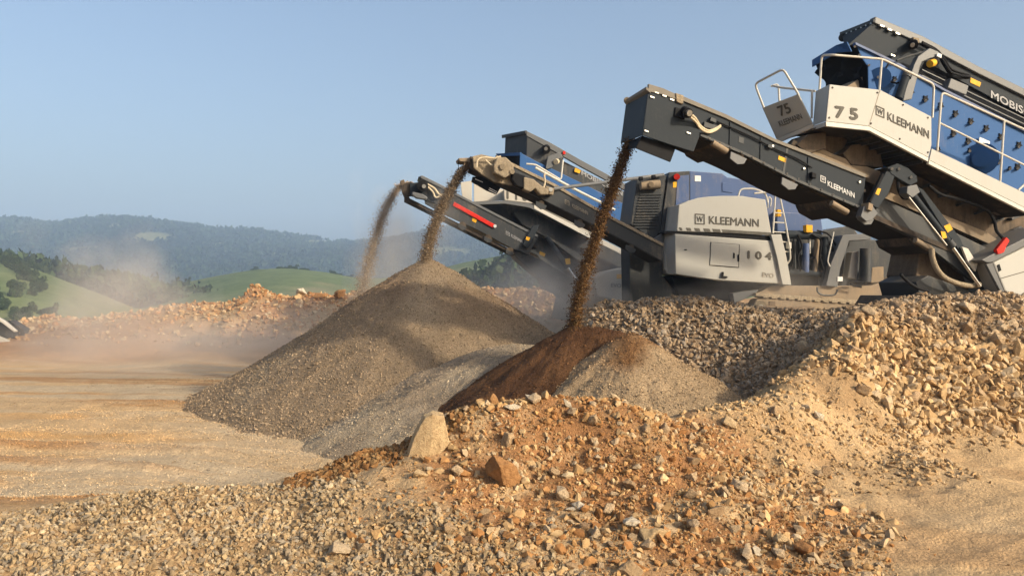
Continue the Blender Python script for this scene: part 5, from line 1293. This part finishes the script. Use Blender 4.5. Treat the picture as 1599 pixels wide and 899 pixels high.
pr('warning_label', fD, [(898, 262), (907, 266), (905, 271), (897, 268)], u0 - .07, 0.03, 'yellow', tb, 0)
text('lettering', 'MOBISCREEN', fD, (908, 273), (972, 306), 7, u0 - .006, 'letter_dim', tb, 0.02)
hr = rail('handrail', fD, [(822, 256, .1), (836, 257, .1), (876, 281, .1), (879, 250, .1)], T, r=0.03)
rail('lower_rail', fD, [(836, 262, .1), (876, 284, .1), (898, 296, .1), (942, 318, .1), (960, 328, .1)], hr, r=0.045)
# side conveyor with the red bar
s0, s1 = -1.0, 0.0
bd = [(657, 277), (700, 298), (770, 334), (840, 370), (826, 398), (800, 388), (748, 360), (700, 338), (664, 318)]
cv = pr('side_conveyor', fD, bd, s0, 0.1, 'dark_dusty', T)
pr('side_beam', fD, bd, s1, 0.1, 'dark_dusty', cv)
pr('cap_strip', fD, [(657, 274), (700, 295), (770, 331), (840, 367), (840, 371), (770, 335), (700, 299), (657, 278)], s0 - .03, 0.14, 'grey', cv, 0.005)
pr('upper_belt', fD, [(640, 283), (838, 384), (838, 388), (640, 287)], s0 + .1, s1 - s0 - .1, 'belt', cv, 0)
pr('lower_belt', fD, [(632, 306), (664, 322), (748, 365), (806, 394), (806, 399), (748, 370), (664, 327), (632, 311)], s0 + .1, s1 - s0 - .1, 'belt', cv, 0)
pr('red_bar', fD, [(709, 315), (772, 350), (770, 356), (707, 321)], s0 - .05, 0.06, 'red', cv, 0.012)
cyl('red_bar_end', fD.P(773, 353, s0 - .08), fD.P(773, 353, s0 + .02), 0.05, 'labelwhite', cv, 12)
pr('warning_label', fD, [(738, 340), (745, 343), (743, 348), (737, 345)], s0 - .01, 0.006, 'yellow', cv, 0)
text('lettering', 'KLEEMANN', fD, (798, 370), (816, 380), 5, s0 - .004, 'letter_dim', cv, 0.02)
emblem(fD, (790, 366), (796, 369), 5.5, s0 - .004, 'letter_dim', cv)
cyl('head_drum', fD.P(638, 296, s0 + .05), fD.P(638, 296, s1), 0.22, 'belt', cv, 18)
pr('head_plate', fD, [(640, 286), (660, 284), (676, 296), (680, 318), (664, 312), (640, 306)], s0 - .04, 0.06, 'dark', cv, 0.01)
cyl('drive_motor', fD.P(660, 290, s0 - .35), fD.P(660, 290, s0), 0.17, 'black', cv, 16)
pr('motor_bracket', fD, [(644, 299), (660, 303), (668, 308), (666, 312), (650, 309), (643, 304)], s0 - .3, 0.25, 'grey', cv, 0.03)
cyl('shaft_end', fD.P(662, 291, s0 - .42), fD.P(662, 291, s0 - .3), 0.06, 'steel', cv, 12)
pr('end_guard', fD, [(625, 282), (631, 280), (634, 292), (640, 310), (634, 313), (628, 300)], s1 - .2, 0.3, 'underside', cv, 0.02)
pr('top_hood', fD, [(653, 276), (660, 274), (700, 294), (700, 300), (660, 282)], s0 + .05, s1 - s0, 'grey', cv, 0.02)
for pts in ([(668, 292), (676, 300), (680, 308), (690, 306)], [(664, 286), (678, 294), (686, 304), (694, 302)]):
    obj('hydraulic_hose', tube(BM(), curve([fD.P(a, b_, s0 - .15) for a, b_ in pts], 6), 0.03, 8), 'hose_cream', cv, smooth=True)
for px_, py_ in ((682, 332), (722, 352), (762, 372), (796, 392)):
    conveyor_roller(cv, fD, px_, py_, s0, s1, 0.12, True, 'dark_dusty', 0.6)
pr('tail_section', fD, [(800, 388), (826, 396), (850, 408), (905, 440), (905, 470), (880, 466), (836, 428), (806, 402)], s0 + .1, 0.9, 'dark_dusty', cv, 0.02)
lk = pr('support_link', fD, [(832, 352), (842, 351), (832, 376), (824, 388), (816, 382)], s0 - .12, 0.14, 'dark', cv, 0.015)
pr('warning_label', fD, [(822, 369), (828, 371), (826, 376), (821, 374)], s0 - .128, 0.005, 'yellow', lk, 0)
cyl('lift_cylinder', fD.P(853, 370, s0 - .2), fD.P(886, 418, s0 - .2), 0.085, 'dark', T, 14)
cyl('piston_rod', fD.P(886, 418, s0 - .2), fD.P(902, 441, s0 - .2), 0.05, 'chrome', T, 12)
pr('warning_label', fD, [(843, 392), (852, 396), (850, 401), (842, 397)], s0 + .095, 0.006, 'yellow', cv, 0)
pr('warning_label', fD, [(882, 404), (890, 403), (891, 412), (884, 413)], s0 - .3, 0.01, 'yellow', cv, 0)
ec = pr('engine_cabinet', fD, [(927, 434), (950, 423), (980, 417), (981, 470), (958, 468), (932, 462)], -.6, 1.6, 'white_dusty', T, 0.04)
text('lettering', 'EVO', fD, (954, 448), (970, 449), 6, -.605, 'letter_grey', ec, 0.02)
pr('warning_label', fD, rectpx(963, 428, 972, 435), -.606, 0.006, 'yellow', ec, 0)
pr('chassis', fD, [(890, 455), (1010, 468), (1010, 500), (880, 500)], -.2, 2.0, 'underside', T, 0.03)

# ------------------------------------------------------------------ conveyor end at the far left
fE = Frame(20, 32.4, 0.0)
T = thing('folded_conveyor', fE.P(10, 530, .5), 'dark grey folded conveyor parked by the far berm at the left edge', 'conveyor')
a = pr('side_beam', fE, [(-40, 478), (6, 502), (22, 518), (20, 528), (6, 530), (-40, 504)], 0, 0.3, 'dark_dusty', T, 0.02)
pr('edge_strip', fE, [(-40, 476), (4, 500.5), (23, 516), (22, 518.5), (3, 504), (-40, 480)], -.05, 0.2, 'rail', a, 0.01)
b_ = pr('rear_beam', fE, [(6, 504), (14, 500), (36, 514), (42, 526), (38, 533), (20, 533)], 0.5, 0.5, 'dark', T, 0.02)
pr('end_guard', fE, [(36, 520), (42, 519), (43, 530), (38, 530)], 0.7, 0.3, 'tan_steel', b_, 0.01)
pr('belt', fE, [(-40, 505), (6, 530), (6, 534), (-40, 512)], 0.3, 0.6, 'belt', T, 0)
pr('skid_rail', fE, [(-40, 518), (-20, 519), (16, 533), (6, 535), (-40, 526)], -.3, 0.2, 'rail', T, 0.01)

# ------------------------------------------------------------------ trees and woods
def leaf_cloud(n, ext, leaf, cols, seed, lobes=7):
    rg = np.random.default_rng(seed)
    cen = rg.normal(size=(lobes, 3)) * np.array(ext) * 0.42; cen[:, 2] = np.abs(cen[:, 2]) + ext[2] * 0.35
    k = rg.integers(lobes, size=n)
    v = rg.normal(size=(n, 3)); v /= np.linalg.norm(v, axis=1)[:, None]
    p = cen[k] + v * (0.55 + 0.45 * rg.random((n, 1))) * np.array(ext) * 0.48
    p[:, 2] = np.maximum(p[:, 2], 0.05 * ext[2])
    a = rg.normal(size=(n, 3)); a /= np.linalg.norm(a, axis=1)[:, None]
    b = np.cross(a, rg.normal(size=(n, 3))); b /= np.linalg.norm(b, axis=1)[:, None]
    s = leaf * (0.6 + 0.8 * rg.random((n, 1)))
    q = np.stack([p - a * s, p + b * s * 0.7, p + a * s, p - b * s * 0.7], 1).reshape(-1, 3)
    c = np.repeat((np.array(cols)[rg.integers(len(cols), size=n)] * (0.7 + 0.6 * rg.random((n, 1)))) * (0.8 + 0.4 * (k[:, None] % 2)), 4, 0)
    return q, np.arange(n * 4).reshape(-1, 4), c
LEAF = [(0.05, 0.078, 0.034), (0.06, 0.092, 0.04), (0.04, 0.06, 0.03), (0.08, 0.105, 0.045)]  # leaf tones lightened for some of the distance haze
BUSH = []
for s_ in range(3):
    q, f_, c_ = leaf_cloud(1500, (1, 1, 0.85), 0.075, LEAF, 50 + s_)
    o = raw_mesh('crown', q, f_, 'leaf', c_); BUSH.append(o.data); bpy.data.objects.remove(o)
bm = tube(BM(), [(0, 0, -0.15), (0.03, 0, 0.25), (0.0, 0.02, 0.6)], [0.07, 0.05, 0.03], 7)
TRUNK = bpy.data.meshes.new('trunk'); bm.to_mesh(TRUNK); bm.free(); TRUNK.materials.append(plain('bark', (0.09, 0.065, 0.045), 0.9))
def hz(x, y): return float(hill_h(np.array([x]), np.array([y]))[0])
def tree(px_, Y, h_, w_, label, group):
    x_ = (px_ - CX) / F * Y
    e = thing('tree', (x_, Y, hz(x_, Y) - 0.3), label, 'tree', group)
    e.rotation_euler.z = random.uniform(0, 6.28)
    e.scale = (w_ * 0.42, w_ * 0.42, h_ * 0.6)
    for nm_, me in (('crown', random.choice(BUSH)), ('trunk', TRUNK)):
        o = bpy.data.objects.new(nm_, me); COL.objects.link(o); o.parent = e
for i in range(26):
    t = i / 25
    tree(-6 + 72 * t + random.uniform(-4, 4), 292 - 62 * t - random.uniform(0, 14), random.uniform(3, 4.5), random.uniform(3.5, 6), 'dark bush in the hedge line running down the left green hill', 'bushes of the hedge line on the left hill')
for i in range(20):
    tree(random.uniform(-15, 85), random.uniform(165, 225), random.uniform(2.5, 5), random.uniform(3, 6), 'dark shrub scattered low on the left green hillside below the hedge line', 'shrubs low on the left hill')
tree(44, 288, 4.5, 7, 'lone dark bush on the open grass of the left hill above the hedge line', None)
for a, b_, n in ((255, 300, 5), (395, 560, 12)):
    for i in range(n):
        tree(random.uniform(a, b_), random.uniform(432, 450), random.uniform(2, 3.2), random.uniform(4, 8), 'small dark bush along the crest of the rounded green hill', 'bushes on the crest of the rounded hill')
def wood(name, label, xs, ys, zs, hs, ws, n_leaf=26, leaf=0.32, tint=1.0, tintf=None):
    V, Fq, C, base = [], [], [], 0
    for i, (x_, y_, z_) in enumerate(zip(xs, ys, zs)):
        q, f_, c_ = leaf_cloud(n_leaf, (1, 1, 1), leaf, LEAF, 1000 + i % 40, 4)
        q = q * np.array((ws[i] * 0.5, ws[i] * 0.5, hs[i] * 0.7)) + np.array((x_, y_, z_ - hs[i] * 0.1))
        V.append(q); Fq.append(f_ + base); C.append(c_ * 0.85 * (tintf[i] if tintf is not None else 1)); base += len(q)
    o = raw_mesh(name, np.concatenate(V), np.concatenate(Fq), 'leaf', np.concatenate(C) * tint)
    return tag(o, label, 'woodland', kind='stuff')
# dark wood in the valley behind the left hill
n = 1500
px_ = RNG.uniform(-60, 330, n); yy = RNG.uniform(330, 470, n); xx = (px_ - CX) / F * yy
lim = np.interp(px_, [-60, 0, 60, 130, 230, 330], [404, 401, 412, 424, 446, 458]) 
zz = CZ - (lim + 8 + 30 * RNG.random(n) - HY) / F * yy
hh = RNG.uniform(5, 10, n)
wood('woods', 'dark belt of woodland behind the left green hill', xx, yy, zz - hh * 0.2, hh, RNG.uniform(6, 11, n))
# dark wooded hump behind the rear machine
n = 420
px_ = RNG.uniform(728, 905, n); yy = RNG.uniform(250, 300, n); xx = (px_ - CX) / F * yy
lim = np.interp(px_, [728, 745, 775, 810, 860, 905], [446, 432, 420, 396, 386, 392])
zz = CZ - (lim + 4 + 50 * RNG.random(n) - HY) / F * yy
hh = RNG.uniform(4, 8, n)
wood('woods', 'dark wooded slope behind the rear screening plant', xx, yy, zz - hh * 0.3, hh, RNG.uniform(5, 9, n))
# forest on the mountains
n = 18000
py_ = RNG.uniform(0, 1, n) ** 0.7
yy = 900 + 1040 * py_; xx = RNG.uniform(-0.95, 0.75, n) * yy
mpx_ = CX + xx / yy * F
zz = mt_h(xx, yy)
mpy_ = HY - (zz - CZ) / yy * F
keep = np.ones(n, bool)
for cx_, cy_, a_, b_ in ((238, 371, 34, 8), (345, 383, 16, 4), (500, 378, 34, 3), (180, 352, 12, 3), (30, 362, 18, 2.5), (120, 388, 40, 3), (430, 396, 24, 2), (700, 392, 40, 5)):
    keep &= np.hypot((mpx_ - cx_) / a_, (mpy_ - cy_) / b_) > 0.9
xx, yy, zz = xx[keep], yy[keep], zz[keep]
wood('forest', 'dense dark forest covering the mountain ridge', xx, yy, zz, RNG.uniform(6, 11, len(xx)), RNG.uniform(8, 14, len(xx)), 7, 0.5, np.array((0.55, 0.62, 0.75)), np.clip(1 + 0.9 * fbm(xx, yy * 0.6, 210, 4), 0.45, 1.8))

# ------------------------------------------------------------------ air: haze and dust
def volume(name, col, dens, aniso=0.2, soft=None):
    m = bpy.data.materials.new(name); m.use_nodes = True
    nt = m.node_tree; nt.nodes.remove(nt.nodes['Principled BSDF'])
    v = N(nt, 'ShaderNodeVolumePrincipled'); v.inputs['Color'].default_value = (*col, 1); v.inputs['Density'].default_value = dens; v.inputs['Anisotropy'].default_value = aniso
    nt.links.new(v.outputs[0], nt.nodes['Material Output'].inputs['Volume'])
    if soft:
        tc = N(nt, 'ShaderNodeTexCoord')
        ln = N(nt, 'ShaderNodeVectorMath', _operation='LENGTH'); nt.links.new(tc.outputs['Object'], ln.inputs[0])
        nz = N(nt, 'ShaderNodeTexNoise', Scale=soft, Detail=3.5, Roughness=0.6); nt.links.new(tc.outputs['Object'], nz.inputs['Vector'])
        a = N(nt, 'ShaderNodeMath', _operation='MULTIPLY_ADD'); nt.links.new(nz.outputs[0], a.inputs[0]); a.inputs[1].default_value = 2.0; 
        sb_ = N(nt, 'ShaderNodeMath', _operation='MULTIPLY_ADD'); nt.links.new(ln.outputs['Value'], sb_.inputs[0]); sb_.inputs[1].default_value = -1.0; sb_.inputs[2].default_value = -0.22
        nt.links.new(sb_.outputs[0], a.inputs[2])
        mr = N(nt, 'ShaderNodeMapRange'); nt.links.new(a.outputs[0], mr.inputs[0]); mr.inputs[1].default_value = 0.0; mr.inputs[2].default_value = 0.6; mr.inputs[3].default_value = 0; mr.inputs[4].default_value = dens
        nt.links.new(mr.outputs[0], v.inputs['Density'])
    return m
slab(bm := BM(), [(-3200, -40, -45), (3200, -40, -45), (3200, 3000, -45), (-3200, 3000, -45)], (0, 0, 330))
hzb = obj('haze', bm, volume('haze', (0.52, 0.71, 1.0), 0.00040, 0.0))
tag(hzb, 'thin pale haze in the air over the valley', 'haze', kind='stuff')
def dust(loc, size, dens, label, seed, col=(0.95, 0.90, 0.82)):
    bm = BM(); bmesh.ops.create_icosphere(bm, subdivisions=3, radius=1.0)
    o = obj('dust_cloud', bm, volume('dust', col, dens, 0.2, 1.7))
    o.location = loc; o.scale = size
    return tag(o, label, 'dust', kind='stuff')
dust((-15.8, 31.0, 1.4), (4.6, 4.5, 4.8), 0.19, 'pale dust cloud drifting over the far berm at left', 1)
dust((-10.0, 23.5, 0.8), (8.0, 3.0, 1.4), 0.18, 'low dust drifting across the pit floor left of the tall cone', 2)
dust((0.3, 21.5, 2.0), (3.0, 2.8, 2.2), 0.34, 'dust hanging between the tall cone and the dark brown pile', 3)
dust((-4.0, 26.0, 3.4), (2.0, 1.6, 3.8), 0.50, 'dust trailing from the farthest falling stream', 4)
dust((2.9, 24.2, 2.8), (4.2, 1.4, 2.2), 0.22, 'dust hanging around the legs of the rear screening plant', 5)
dust((-1.75, 20.2, 4.4), (0.8, 0.7, 1.7), 0.40, 'dust trailing from the middle falling stream', 6)
dust((1.35, 14.6, 2.9), (0.5, 0.4, 1.5), 0.35, 'brown dust trailing from the nearest falling stream', 7, (0.85, 0.66, 0.48))
dust((-8.5, 28.0, 1.2), (6.5, 2.5, 1.9), 0.10, 'thin dust veil in front of the far berm behind the tall cone', 8)
dust((6.5, 20.6, 2.5), (3.6, 1.0, 1.1), 0.16, 'dust around the tracks of the middle crusher', 9)
